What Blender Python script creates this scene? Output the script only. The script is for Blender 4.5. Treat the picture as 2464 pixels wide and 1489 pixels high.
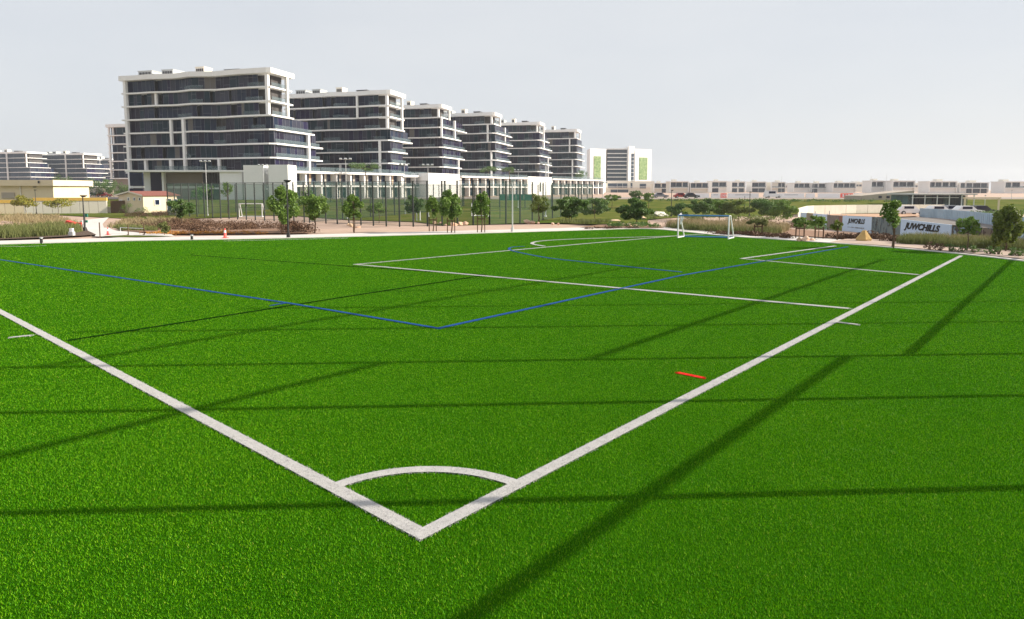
import bpy, bmesh, math, random
import numpy as np
from mathutils import Vector, Matrix, noise as mnoise

random.seed(7); RNG = np.random.default_rng(7)
for o in list(bpy.data.objects): bpy.data.objects.remove(o)
SC = bpy.context.scene
COL = SC.collection

# ------------------------------------------------------------------ camera
CAM_H = 2.5
FPX = 1555.675; CX = 1232.0; PPY = 600.0; PITCH = math.atan((600.0 - 455.0) / FPX)
cam_d = bpy.data.cameras.new('camera'); cam = bpy.data.objects.new('camera', cam_d); COL.objects.link(cam)
cam_d.sensor_width = 36.0; cam_d.lens = FPX / 2464 * 36.0
cam_d.shift_y = -(744.5 - PPY) / 2464
cam_d.clip_start = 0.1; cam_d.clip_end = 6000
cam.location = (0, 0, CAM_H); cam.rotation_euler = (math.pi / 2 - PITCH, 0, 0)
SC.camera = cam

# ------------------------------------------------------------------ world and sun
SUN_AZ = math.radians(87); SUN_EL = math.radians(24)
w = bpy.data.worlds.new('World'); SC.world = w; w.use_nodes = True
nt = w.node_tree; nt.nodes.clear()
out = nt.nodes.new('ShaderNodeOutputWorld'); bg = nt.nodes.new('ShaderNodeBackground')
sky = nt.nodes.new('ShaderNodeTexSky'); sky.sky_type = 'NISHITA'; sky.sun_disc = False
sky.sun_elevation = SUN_EL; sky.sun_rotation = SUN_AZ
sky.air_density = 1.0; sky.dust_density = 3.0; sky.ozone_density = 1.0; sky.altitude = 0
mix = nt.nodes.new('ShaderNodeMixRGB'); mix.inputs[0].default_value = 0.85
# thin high haze veiling the sky, slightly uneven
tcw = nt.nodes.new('ShaderNodeTexCoord'); mpw = nt.nodes.new('ShaderNodeMapping'); mpw.inputs['Scale'].default_value = (1, 1, 3.2)
nzw = nt.nodes.new('ShaderNodeTexNoise'); nzw.inputs['Scale'].default_value = 2.2; nzw.inputs['Detail'].default_value = 5
rpw = nt.nodes.new('ShaderNodeValToRGB'); rpw.color_ramp.elements[0].position = .3; rpw.color_ramp.elements[1].position = .72
rpw.color_ramp.elements[0].color = (6.45, 6.75, 7.20, 1); rpw.color_ramp.elements[1].color = (7.15, 7.35, 7.60, 1)
nt.links.new(tcw.outputs['Generated'], mpw.inputs[0]); nt.links.new(mpw.outputs[0], nzw.inputs['Vector']); nt.links.new(nzw.outputs['Fac'], rpw.inputs[0]); nt.links.new(rpw.outputs[0], mix.inputs[2])
nt.links.new(sky.outputs[0], mix.inputs[1]); nt.links.new(mix.outputs[0], bg.inputs[0])
bg.inputs[1].default_value = 0.068
nt.links.new(bg.outputs[0], out.inputs[0])
sun_d = bpy.data.lights.new('sun', 'SUN'); sun_d.energy = 5.0; sun_d.angle = math.radians(0.4); sun_d.color = (1.0, 0.91, 0.77)
sun = bpy.data.objects.new('sun', sun_d); COL.objects.link(sun)
SV = Vector((math.sin(SUN_AZ) * math.cos(SUN_EL), math.cos(SUN_AZ) * math.cos(SUN_EL), math.sin(SUN_EL)))
sun.rotation_euler = (-SV).to_track_quat('-Z', 'Y').to_euler(); sun.location = SV * 300
SC.view_settings.view_transform = 'Standard'; SC.view_settings.look = 'None'
SC.view_settings.gamma = 1.0; SC.view_settings.use_curve_mapping = False; SC.view_settings.exposure = 0.80
SC.render.engine = 'CYCLES'
SC.cycles.transparent_max_bounces = 24; SC.cycles.max_bounces = 6; SC.cycles.diffuse_bounces = 3; SC.cycles.volume_bounces = 0

# ------------------------------------------------------------------ materials
MATS = {}
def mat(name, col, rough=0.8, var=0.0, scale=4.0, col2=None, bump=0.0, bscale=None, metal=0.0, alpha=1.0, trans=0.0, spec=0.5, detail=6.0):
    if name in MATS: return MATS[name]
    m = bpy.data.materials.new(name); m.use_nodes = True; t = m.node_tree
    b = t.nodes['Principled BSDF']; o = t.nodes['Material Output']
    b.inputs['Roughness'].default_value = rough; b.inputs['Metallic'].default_value = metal
    b.inputs['Specular IOR Level'].default_value = spec; b.inputs['Alpha'].default_value = alpha
    c = (*col, 1)
    b.inputs['Base Color'].default_value = c
    if var or col2 or bump:
        tc = t.nodes.new('ShaderNodeNewGeometry')
        n = t.nodes.new('ShaderNodeTexNoise'); n.inputs['Scale'].default_value = scale; n.inputs['Detail'].default_value = detail
        n.inputs['Roughness'].default_value = 0.65
        t.links.new(tc.outputs['Position'], n.inputs['Vector'])
        if var or col2:
            r = t.nodes.new('ShaderNodeValToRGB')
            c2 = col2 or tuple(min(1, x * (1 + var)) for x in col)
            c1 = col if col2 else tuple(x * (1 - var) for x in col)
            r.color_ramp.elements[0].position = 0.33; r.color_ramp.elements[1].position = 0.67
            r.color_ramp.elements[0].color = (*c1, 1); r.color_ramp.elements[1].color = (*c2, 1)
            t.links.new(n.outputs['Fac'], r.inputs[0]); t.links.new(r.outputs[0], b.inputs['Base Color'])
        if bump:
            n2 = n
            if bscale:
                n2 = t.nodes.new('ShaderNodeTexNoise'); n2.inputs['Scale'].default_value = bscale; n2.inputs['Detail'].default_value = 5
                t.links.new(tc.outputs['Position'], n2.inputs['Vector'])
            bp = t.nodes.new('ShaderNodeBump'); bp.inputs['Strength'].default_value = bump; bp.inputs['Distance'].default_value = 0.05
            t.links.new(n2.outputs['Fac'], bp.inputs['Height']); t.links.new(bp.outputs[0], b.inputs['Normal'])
    if trans:
        tr = t.nodes.new('ShaderNodeBsdfTranslucent'); mx = t.nodes.new('ShaderNodeMixShader'); mx.inputs[0].default_value = trans
        src = b.inputs['Base Color'].links
        if src: t.links.new(src[0].from_socket, tr.inputs[0])
        else: tr.inputs[0].default_value = c
        t.links.new(b.outputs[0], mx.inputs[1]); t.links.new(tr.outputs[0], mx.inputs[2]); t.links.new(mx.outputs[0], o.inputs[0])
    MATS[name] = m; return m

M = dict(
    sand=mat('sand', (0.40, 0.27, 0.20), 0.95, col2=(0.50, 0.36, 0.28), scale=0.5, bump=0.3, bscale=9),
    path=mat('concrete_path', (0.56, 0.52, 0.49), 0.9, col2=(0.66, 0.62, 0.58), scale=0.9, bump=0.1, bscale=20),
    soil=mat('dark_soil', (0.055, 0.035, 0.022), 1.0, col2=(0.12, 0.07, 0.045), scale=3, bump=0.6, bscale=12),
    redsoil=mat('red_soil', (0.17, 0.09, 0.055), 1.0, col2=(0.30, 0.17, 0.10), scale=2.2, bump=0.6, bscale=9),
    lawn=mat('park_lawn', (0.060, 0.100, 0.014), 0.98, col2=(0.155, 0.150, 0.042), scale=0.22, bump=0.5, bscale=6, spec=0.0),
    turf=mat('turf_backing', (0.020, 0.095, 0.002), 0.98, col2=(0.030, 0.120, 0.003), scale=2.5, bump=0.8, bscale=60, spec=0.0),
    wblade=mat('white_yarn', (0.50, 0.488, 0.48), 0.8, var=0.06, scale=8, trans=0.12, spec=0.2),
    bblade=mat('blue_yarn', (0.010, 0.075, 0.27), 0.8, var=0.1, scale=8, trans=0.1, spec=0.2),
    rblade=mat('red_yarn', (0.75, 0.02, 0.015), 0.8, var=0.1, scale=8, trans=0.1, spec=0.2),
    seam=mat('turf_seam', (0.008, 0.035, 0.003), 1.0, spec=0.0),
    white=mat('white_render', (0.82, 0.815, 0.80), 0.75, var=0.03, scale=0.4),
    offwhite=mat('warm_white_render', (0.74, 0.69, 0.60), 0.8, var=0.04, scale=0.3),
    cream=mat('cream_render', (0.70, 0.58, 0.40), 0.85, col2=(0.76, 0.64, 0.46), scale=0.5),
    yellow=mat('yellow_coping', (0.72, 0.45, 0.10), 0.8, var=0.08, scale=1),
    beige=mat('beige_panel', (0.42, 0.36, 0.30), 0.85, var=0.05, scale=0.5),
    taupe=mat('taupe_cladding', (0.26, 0.22, 0.19), 0.8, var=0.06, scale=0.6),
    peach=mat('peach_curtain', (0.72, 0.50, 0.34), 0.9, var=0.1, scale=1.0),
    roofred=mat('red_tile_roof', (0.22, 0.075, 0.055), 0.8, var=0.15, scale=5),
    interior=mat('dim_interior', (0.06, 0.055, 0.055), 0.9, var=0.4, scale=0.35),
    mull=mat('window_aluminium', (0.13, 0.14, 0.17), 0.5, metal=0.2),
    unit=mat('roof_plant_metal', (0.45, 0.47, 0.47), 0.6, var=0.1, scale=1.5),
    louvre=mat('dark_louvre', (0.06, 0.06, 0.065), 0.7),
    steel=mat('galvanised_steel', (0.52, 0.53, 0.54), 0.45, var=0.08, scale=3, metal=0.5),
    dark=mat('dark_green_post', (0.012, 0.020, 0.018), 0.5),
    black=mat('black_metal', (0.015, 0.015, 0.016), 0.5),
    wood=mat('stake_wood', (0.10, 0.055, 0.03), 0.9, var=0.3, scale=8),
    bark=mat('bark', (0.11, 0.075, 0.05), 0.95, var=0.35, scale=14, bump=0.5),
    whitepaint=mat('white_paint', (0.82, 0.82, 0.84), 0.4),
    bluepaint=mat('blue_paint', (0.05, 0.20, 0.50), 0.5, var=0.1, scale=2),
    red=mat('red_plastic', (0.70, 0.03, 0.02), 0.45, var=0.08, scale=3),
    orange=mat('orange_plastic', (0.85, 0.12, 0.10), 0.5),
    rock=mat('sandstone', (0.52, 0.36, 0.22), 0.9, col2=(0.66, 0.49, 0.34), scale=3, bump=0.6, bscale=7),
    rockpink=mat('pink_sandstone', (0.58, 0.34, 0.22), 0.9, col2=(0.70, 0.50, 0.38), scale=3, bump=0.6, bscale=7),
    goldrock=mat('golden_sandstone', (0.42, 0.27, 0.09), 0.9, col2=(0.55, 0.38, 0.16), scale=2, bump=0.5, bscale=6),
    concrete=mat('precast_concrete', (0.58, 0.55, 0.46), 0.9, col2=(0.66, 0.63, 0.54), scale=0.8),
    bluefence=mat('blue_sheet_metal', (0.38, 0.50, 0.60), 0.6, var=0.08, scale=1.2),
    banner=mat('pale_blue_banner', (0.60, 0.74, 0.92), 0.6, var=0.04, scale=0.8),
    ink=mat('black_print', (0.012, 0.012, 0.014), 0.6),
    teal=mat('green_screen', (0.02, 0.16, 0.11), 0.8, var=0.15, scale=1),
    asphalt=mat('asphalt', (0.16, 0.14, 0.13), 0.95, var=0.15, scale=0.7),
    cargrey=mat('car_grey', (0.22, 0.23, 0.25), 0.3, spec=0.6), carwhite=mat('car_white', (0.75, 0.75, 0.76), 0.3),
    carblack=mat('car_black', (0.02, 0.02, 0.022), 0.25), carred=mat('car_red', (0.40, 0.04, 0.03), 0.3),
)
def turf_blade():
    m = bpy.data.materials.new('turf_blade'); m.use_nodes = True; t = m.node_tree; b = t.nodes['Principled BSDF']; o = t.nodes['Material Output']
    b.inputs['Roughness'].default_value = .55; b.inputs['Specular IOR Level'].default_value = .10
    g = t.nodes.new('ShaderNodeNewGeometry'); r = t.nodes.new('ShaderNodeValToRGB')
    e = r.color_ramp.elements; e[0].position = 0; e[0].color = (.040, .200, .002, 1); e[1].position = 1; e[1].color = (.32, .44, .05, 1)
    for p_, c_ in ((.5, (.092, .305, .002)), (.90, (.155, .385, .003)), (.965, (.20, .42, .006))):
        q = e.new(p_); q.color = (*c_, 1)
    n = t.nodes.new('ShaderNodeTexNoise'); n.inputs['Scale'].default_value = .45; n.inputs['Detail'].default_value = 7; n.inputs['Roughness'].default_value = .6
    r2 = t.nodes.new('ShaderNodeValToRGB'); r2.color_ramp.elements[0].position = .3; r2.color_ramp.elements[1].position = .7
    r2.color_ramp.elements[0].color = (.86, .92, .9, 1); r2.color_ramp.elements[1].color = (1.18, 1.06, 1, 1)
    mx = t.nodes.new('ShaderNodeMixRGB'); mx.blend_type = 'MULTIPLY'; mx.inputs[0].default_value = 1
    t.links.new(g.outputs['Random Per Island'], r.inputs[0]); t.links.new(g.outputs['Position'], n.inputs['Vector']); t.links.new(n.outputs['Fac'], r2.inputs[0])
    t.links.new(r.outputs[0], mx.inputs[1]); t.links.new(r2.outputs[0], mx.inputs[2]); t.links.new(mx.outputs[0], b.inputs['Base Color'])
    tr = t.nodes.new('ShaderNodeBsdfTranslucent'); ms = t.nodes.new('ShaderNodeMixShader'); ms.inputs[0].default_value = .25
    t.links.new(mx.outputs[0], tr.inputs[0]); t.links.new(b.outputs[0], ms.inputs[1]); t.links.new(tr.outputs[0], ms.inputs[2]); t.links.new(ms.outputs[0], o.inputs[0])
    return m
M['blade'] = turf_blade()
def glass(name, col, rough=0.06, alpha=1.0, spec=0.16): return mat(name, col, rough, alpha=alpha, spec=spec)
PANES = [glass('glass_navy', (0.006, 0.009, 0.034)), glass('glass_slate', (0.010, 0.018, 0.042)), glass('glass_dusk', (0.013, 0.010, 0.026)),
         glass('glass_teal', (0.004, 0.020, 0.034)), glass('glass_curtain', (0.032, 0.034, 0.054)), glass('glass_violet', (0.013, 0.010, 0.040))]
BLIND = glass('glass_drawn_blind', (0.13, 0.12, 0.11), 0.3)
BAL = glass('balustrade_glass', (0.15, 0.20, 0.22), 0.1, alpha=0.30)
FARGL = glass('far_glass', (0.035, 0.055, 0.085), 0.1)
MESH = mat('chain_mesh', (0.010, 0.060, 0.042), 0.8, alpha=0.25)
LEAF = [mat('leaf_mid', (0.085, 0.175, 0.022), 0.6, col2=(0.165, 0.255, 0.035), scale=5, trans=0.3),
        mat('leaf_olive', (0.085, 0.140, 0.018), 0.6, col2=(0.165, 0.205, 0.032), scale=5, trans=0.3),
        mat('leaf_deep', (0.052, 0.125, 0.022), 0.6, col2=(0.115, 0.195, 0.038), scale=4, trans=0.3),
        mat('leaf_yellow', (0.17, 0.20, 0.02), 0.6, col2=(0.32, 0.27, 0.03), scale=5, trans=0.3),
        mat('leaf_brown', (0.075, 0.036, 0.020), 0.8, col2=(0.140, 0.078, 0.040), scale=4, trans=0.1),
        mat('leaf_orange', (0.42, 0.14, 0.02), 0.8, col2=(0.50, 0.28, 0.05), scale=6, trans=0.2),
        mat('leaf_straw', (0.24, 0.20, 0.10), 0.85, col2=(0.34, 0.27, 0.15), scale=3, trans=0.25),
        mat('leaf_grassgreen', (0.10, 0.13, 0.03), 0.8, col2=(0.18, 0.19, 0.06), scale=2, trans=0.25)]

# ------------------------------------------------------------------ pixel rays and terrain
EDGE_PX = [(0, 588), (150, 584), (300, 580), (600, 575), (900, 568), (1200, 560), (1400, 554), (1500, 551), (1580, 551.5), (1660, 559), (1750, 568), (1900, 578), (2100, 592), (2300, 610), (2464, 628)]
def ray(px, py):
    d = ((px - CX) / FPX, 1.0, -(py - PPY) / FPX); c, s = math.cos(PITCH), math.sin(PITCH)
    return Vector((d[0], d[1] * c + d[2] * s, -d[1] * s + d[2] * c))
def flat(px, py, z=0.0):
    v = ray(px, py); t = (z - CAM_H) / v.z; return Vector((v.x * t, v.y * t, z))
EDGE = [flat(*p).xy for p in EDGE_PX]
EDGE = [Vector((-60, 12)), Vector((-38, 23))] + EDGE + [Vector((19, 17)), Vector((21, 8)), Vector((24, -6)), Vector((24, -16))]
def catmull(P, n=6):
    R = []
    for i in range(len(P) - 1):
        a, b, c, d = P[max(i - 1, 0)], P[i], P[i + 1], P[min(i + 2, len(P) - 1)]
        for k in range(n):
            t = k / n
            R.append(0.5 * ((2 * b) + (c - a) * t + (2 * a - 5 * b + 4 * c - d) * t * t + (3 * b - a - 3 * c + d) * t ** 3))
    R.append(P[-1]); return R
EDGE_S = catmull(EDGE, 6)
TURF_POLY = EDGE_S + [Vector((-60, -16))]
EA = np.array([(p.x, p.y) for p in EDGE_S]); TP = np.array([(p.x, p.y) for p in TURF_POLY])
def seg_dist(P, A, B):
    d = B - A; L = (d * d).sum(); t = np.clip(((P - A) @ d) / L, 0, 1)
    return np.hypot(*(P - A - t[:, None] * d).T)
def poly_dist(P, Q):
    r = np.full(len(P), 1e9)
    for i in range(len(Q) - 1): r = np.minimum(r, seg_dist(P, Q[i], Q[i + 1]))
    return r
def inside(P, Q):
    r = np.zeros(len(P), bool); j = len(Q) - 1
    for i in range(len(Q)):
        yi, yj, xi, xj = Q[i][1], Q[j][1], Q[i][0], Q[j][0]
        if yi != yj: r ^= ((yi > P[:, 1]) != (yj > P[:, 1])) & (P[:, 0] < (xj - xi) * (P[:, 1] - yi) / (yj - yi) + xi)
        j = i
    return r
def sm(a, b, x):
    t = np.clip((x - a) / (b - a), 0, 1); return t * t * (3 - 2 * t)
def gz(P):
    P = np.atleast_2d(np.asarray(P, float)); s = poly_dist(P, EA); s[inside(P, TP)] = 0
    z = -1.5 * sm(5, 36, s) * (1 - sm(110, 150, P[:, 1]))
    for xc, yc, sx, sy, h in ((-37.5, 45.0, 6.5, 6.0, 1.15), (-27.5, 53.0, 3.2, 4.5, .65), (-33.0, 67.0, 5.0, 5.0, .45)):      # planted mounds
        z = z + h * np.exp(-((P[:, 0] - xc) / sx) ** 2 - ((P[:, 1] - yc) / sy) ** 2) * sm(3, 7, s)
    return z
_GX = np.arange(-170, 321, 1.5); _GY = np.arange(-20, 171, 1.5)
_a, _b = np.meshgrid(_GX, _GY); _GT = gz(np.c_[_a.ravel(), _b.ravel()]).reshape(_a.shape)
def gz1(x, y):
    if y > 165: return 0.0
    u = min(max((x + 170) / 1.5, 0), len(_GX) - 1.001); v = min(max((y + 20) / 1.5, 0), len(_GY) - 1.001); i, j = int(u), int(v); fu, fv = u - i, v - j
    return float((_GT[j, i] * (1 - fu) + _GT[j, i + 1] * fu) * (1 - fv) + (_GT[j + 1, i] * (1 - fu) + _GT[j + 1, i + 1] * fu) * fv)
def G(px, py):
    """point of the real ground along the sight line of a picture position"""
    v = ray(px, py); z = 0.0
    for _ in range(14):
        t = (z - CAM_H) / v.z; zz = gz1(v.x * t, v.y * t); z = 0.5 * z + 0.5 * zz
    return Vector((v.x * t, v.y * t, zz))
def at(px, py, d):
    v = ray(px, py); return Vector((v.x * d / v.y, d, CAM_H + v.z * d / v.y))

# ------------------------------------------------------------------ mesh helpers
class MB:
    def __init__(s): s.v = []; s.f = []; s.m = []; s.cur = 0
    def quad(s, a, b, c, d):
        n = len(s.v); s.v += [tuple(a), tuple(b), tuple(c), tuple(d)]; s.f.append((n, n + 1, n + 2, n + 3)); s.m.append(s.cur); return s
    def box(s, c, size, X=Vector((1, 0, 0)), Y=Vector((0, 1, 0)), Z=Vector((0, 0, 1))):
        c = Vector(c); n = len(s.v)
        for k in (-.5, .5):
            for j in (-.5, .5):
                for i in (-.5, .5): s.v.append(tuple(c + X * (i * size[0]) + Y * (j * size[1]) + Z * (k * size[2])))
        for f in ((0, 2, 3, 1), (4, 5, 7, 6), (0, 1, 5, 4), (2, 6, 7, 3), (0, 4, 6, 2), (1, 3, 7, 5)): s.f.append(tuple(n + q for q in f)); s.m.append(s.cur)
        return s
    def prism(s, pts, z0, z1):
        n = len(s.v); k = len(pts)
        ar = sum(pts[i][0] * pts[(i + 1) % k][1] - pts[(i + 1) % k][0] * pts[i][1] for i in range(k))
        if ar < 0: pts = pts[::-1]
        for z in (z0, z1): s.v += [(p[0], p[1], z) for p in pts]
        s.f.append(tuple(range(n + k - 1, n - 1, -1))); s.f.append(tuple(range(n + k, n + 2 * k))); s.m += [s.cur] * 2
        for i in range(k):
            j = (i + 1) % k; s.f.append((n + i, n + j, n + k + j, n + k + i)); s.m.append(s.cur)
        return s
    def tube(s, pts, rad, seg=8, cap=True):
        pts = [Vector(p) for p in pts]; rad = rad if isinstance(rad, (list, tuple)) else [rad] * len(pts); n = len(s.v)
        for i, p in enumerate(pts):
            d = (pts[min(i + 1, len(pts) - 1)] - pts[max(i - 1, 0)]).normalized()
            a = d.orthogonal().normalized() if abs(d.z) < .95 else Vector((1, 0, 0)); a = (a - d * a.dot(d)).normalized(); b = d.cross(a)
            for k in range(seg):
                t = 2 * math.pi * k / seg; s.v.append(tuple(p + (a * math.cos(t) + b * math.sin(t)) * rad[i]))
        for i in range(len(pts) - 1):
            for k in range(seg):
                q = (k + 1) % seg; s.f.append((n + i * seg + k, n + i * seg + q, n + (i + 1) * seg + q, n + (i + 1) * seg + k)); s.m.append(s.cur)
        if cap:
            s.f.append(tuple(n + k for k in range(seg))[::-1]); s.f.append(tuple(n + (len(pts) - 1) * seg + k for k in range(seg))); s.m += [s.cur] * 2
        return s
    def build(s, name, m, parent=None, smooth=False):
        me = bpy.data.meshes.new(name); me.from_pydata(s.v, [], s.f)
        for q in (m if isinstance(m, list) else [m]): me.materials.append(q)
        if any(s.m): me.polygons.foreach_set('material_index', s.m)
        if smooth: me.polygons.foreach_set('use_smooth', [True] * len(me.polygons))
        o = bpy.data.objects.new(name, me); COL.objects.link(o)
        if parent: attach(o, parent)
        return o
def attach(o, parent):
    o.parent = parent
    if not parent.parent: o.matrix_parent_inverse = Matrix.Translation(-parent.location)
def empty(name, loc):
    o = bpy.data.objects.new(name, None); o.location = loc; o.empty_display_size = 0.3; COL.objects.link(o); return o
def tag(o, label, cat, group=None):
    o['label'] = label; o['category'] = cat
    if group: o['group'] = group
    return o
def thing(name, loc, label, cat, group=None): return tag(empty(name, loc), label, cat, group)
def struct(o): o['kind'] = 'structure'; return o
def stuff(o, label=None, cat=None):
    o['kind'] = 'stuff'
    if label: o['label'] = label
    if cat: o['category'] = cat
    return o
def np_mesh(name, verts, nper, m, parent=None):
    """verts (n, nper, 3) -> one face each"""
    n = len(verts); me = bpy.data.meshes.new(name)
    me.vertices.add(n * nper); me.vertices.foreach_set('co', np.ascontiguousarray(verts, dtype=np.float32).ravel())
    me.loops.add(n * nper); me.loops.foreach_set('vertex_index', np.arange(n * nper, dtype=np.int32))
    me.polygons.add(n); me.polygons.foreach_set('loop_start', np.arange(0, n * nper, nper, dtype=np.int32))
    me.update(calc_edges=True); me.materials.append(m)
    o = bpy.data.objects.new(name, me); COL.objects.link(o)
    if parent: attach(o, parent)
    return o
def sheet(name, pts, m, dz, step=3.0, parent=None):
    """a ground sheet over the polygon, following the terrain"""
    bm = bmesh.new(); vs = [bm.verts.new((p[0], p[1], 0)) for p in pts]; f = bm.faces.new(vs)
    if f.normal.z == 0: f.normal_update()
    if f.normal.z < 0: f.normal_flip()
    xs = [p[0] for p in pts]; ys = [p[1] for p in pts]
    bmesh.ops.triangulate(bm, faces=bm.faces[:])
    for ax, (lo, hi) in enumerate(((min(xs), max(xs)), (min(ys), max(ys)))):
        q = math.floor(lo / step) * step + step
        while q < hi:
            co = [0, 0, 0]; co[ax] = q; no = [0, 0, 0]; no[ax] = 1
            bmesh.ops.bisect_plane(bm, geom=bm.verts[:] + bm.edges[:] + bm.faces[:], plane_co=co, plane_no=no)
            q += step
    P = np.array([(v.co.x, v.co.y) for v in bm.verts]); Z = gz(P)
    for v, z in zip(bm.verts, Z): v.co.z = z + dz
    me = bpy.data.meshes.new(name); bm.to_mesh(me); bm.free(); me.materials.append(m)
    o = bpy.data.objects.new(name, me); COL.objects.link(o)
    if parent: attach(o, parent)
    return o
def pxpoly(P): return [(v.x, v.y) for v in (G(*p) for p in P)]

# ------------------------------------------------------------------ setting: ground sheets
def axis(lo, hi, near_lo, near_hi, fine):
    a = list(np.arange(near_lo, near_hi + .01, fine)); x = near_hi; st = fine
    while x < hi: st *= 1.35; x += st; a.append(min(x, hi))
    x = near_lo; st = fine
    while x > lo: st *= 1.35; x -= st; a.insert(0, max(x, lo))
    return np.array(a)
gx = axis(-2500, 2500, -75, 75, 2.5); gy = axis(-600, 4500, -20, 165, 2.5)
XX, YY = np.meshgrid(gx, gy); PZ = gz(np.c_[XX.ravel(), YY.ravel()])
gv = np.c_[XX.ravel(), YY.ravel(), PZ - 0.06]; nx, ny = len(gx), len(gy)
gf = [(j * nx + i, j * nx + i + 1, (j + 1) * nx + i + 1, (j + 1) * nx + i) for j in range(ny - 1) for i in range(nx - 1)]
me = bpy.data.meshes.new('ground'); me.from_pydata(gv.tolist(), [], gf); me.materials.append(M['sand'])
me.polygons.foreach_set('use_smooth', [True] * len(me.polygons))
ground = bpy.data.objects.new('ground', me); COL.objects.link(ground); struct(ground)

turf = struct(sheet('artificial_turf', [tuple(p) for p in TURF_POLY], M['turf'], 0.0, step=6))
# path: a band along the turf edge
def band(Q, o0, o1):
    Q = [Vector(q) for q in Q]; A = []; B = []
    for i, p in enumerate(Q):
        d = (Q[min(i + 1, len(Q) - 1)] - Q[max(i - 1, 0)]).normalized(); n = Vector((-d.y, d.x))
        A.append(p + n * o0); B.append(p + n * o1)
    return A, B
def strip_mesh(name, A, B, m, dz, parent=None):
    P = np.array([(p.x, p.y) for p in A + B]); Z = gz(P); n = len(A)
    v = [(p[0], p[1], z + dz) for p, z in zip(P, Z)]
    f = [(i, i + 1, n + i + 1, n + i) for i in range(n - 1)]
    me = bpy.data.meshes.new(name); me.from_pydata(v, [], f); me.materials.append(m)
    o = bpy.data.objects.new(name, me); COL.objects.link(o)
    if parent: attach(o, parent)
    return o
EP = catmull(EDGE, 4)
A, B = band(EP, -0.03, 2.5)
# drop knots that fold on the inside of tight bends
path = struct(strip_mesh('path', A, B, M['path'], 0.012))
A, B = band(EP, -0.10, 0.10)
kerb = MB()
for i in range(len(A) - 1):
    for z0, z1, P0, P1 in ((0.035, 0.035, A, B),):
        kerb.quad((A[i].x, A[i].y, z0), (A[i + 1].x, A[i + 1].y, z0), (B[i + 1].x, B[i + 1].y, z0), (B[i].x, B[i].y, z0))
    kerb.quad((A[i].x, A[i].y, -.02), (A[i + 1].x, A[i + 1].y, -.02), (A[i + 1].x, A[i + 1].y, .035), (A[i].x, A[i].y, .035))
    kerb.quad((B[i].x, B[i].y, .035), (B[i + 1].x, B[i + 1].y, .035), (B[i + 1].x, B[i + 1].y, -.02), (B[i].x, B[i].y, -.02))
struct(kerb.build('kerb', M['path']))
struct(sheet('park_path', pxpoly([(228, 569), (230, 565), (212, 556), (196, 530), (262, 523), (247, 539), (262, 548), (284, 556), (340, 561), (412, 564), (420, 569), (300, 573)]), M['path'], 0.02, 2))
struct(sheet('soil_bed', pxpoly([(-80, 582), (-80, 566), (100, 552), (205, 556), (232, 565.5), (190, 568.5), (100, 573), (0, 577)]), M['soil'], 0.03, 2))
struct(sheet('grass_verge', pxpoly([(236, 570.5), (300, 567.5), (420, 570), (330, 572)]), M['lawn'], 0.045, 2))
struct(sheet('planting_bed', pxpoly([(262, 546), (300, 538), (420, 536), (560, 540), (700, 548), (752, 555), (748, 562), (640, 562), (500, 563), (400, 563), (300, 557)]), M['redsoil'], 0.03, 2))
struct(sheet('park_lawn', [(-200, 90)] + pxpoly([(-30, 522), (150, 518), (330, 527), (430, 527), (560, 522.5), (640, 518), (720, 520), (840, 529), (1000, 533.5), (1110, 537.5), (1300, 537), (1440, 541), (1540, 543), (1560, 528), (1650, 522), (1800, 520), (1900, 516)]) + [(75, 112), (260, 105), (300, 158), (-200, 160)], M['lawn'], 0.03, 4))
struct(sheet('bed_of_boulders', pxpoly([(1395, 548), (1450, 541), (1560, 540), (1600, 549), (1560, 549.5), (1500, 549)]), M['redsoil'], 0.05, 2))
rb = [flat(*p).xy for p in [(1640, 549), (1750, 557), (1900, 567), (2100, 581), (2300, 598), (2460, 615)]]
A, B = band(catmull(rb, 4), 0.1, 5.5)
struct(strip_mesh('roadside_bed', A, B, M['redsoil'], 0.03))
dp = [flat(*p).xy for p in [(1990, 585.5), (2100, 592), (2300, 610), (2464, 628), (2560, 640)]]
A, B = band(catmull(dp, 4), .35, 4.5)
struct(strip_mesh('dusty_path', A, B, mat('dusty_paving', (.36, .26, .20), .95, col2=(.48, .37, .31), scale=.9, bump=.2, bscale=12), 0.04))
struct(sheet('access_road', [(-230, 168), (330, 168), (420, 190), (420, 178), (900, 178), (900, 205), (-230, 205)], mat('dusty_road', (.27, .23, .20), .95, col2=(.34, .28, .24), scale=.2), 0.02, 30))

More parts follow.
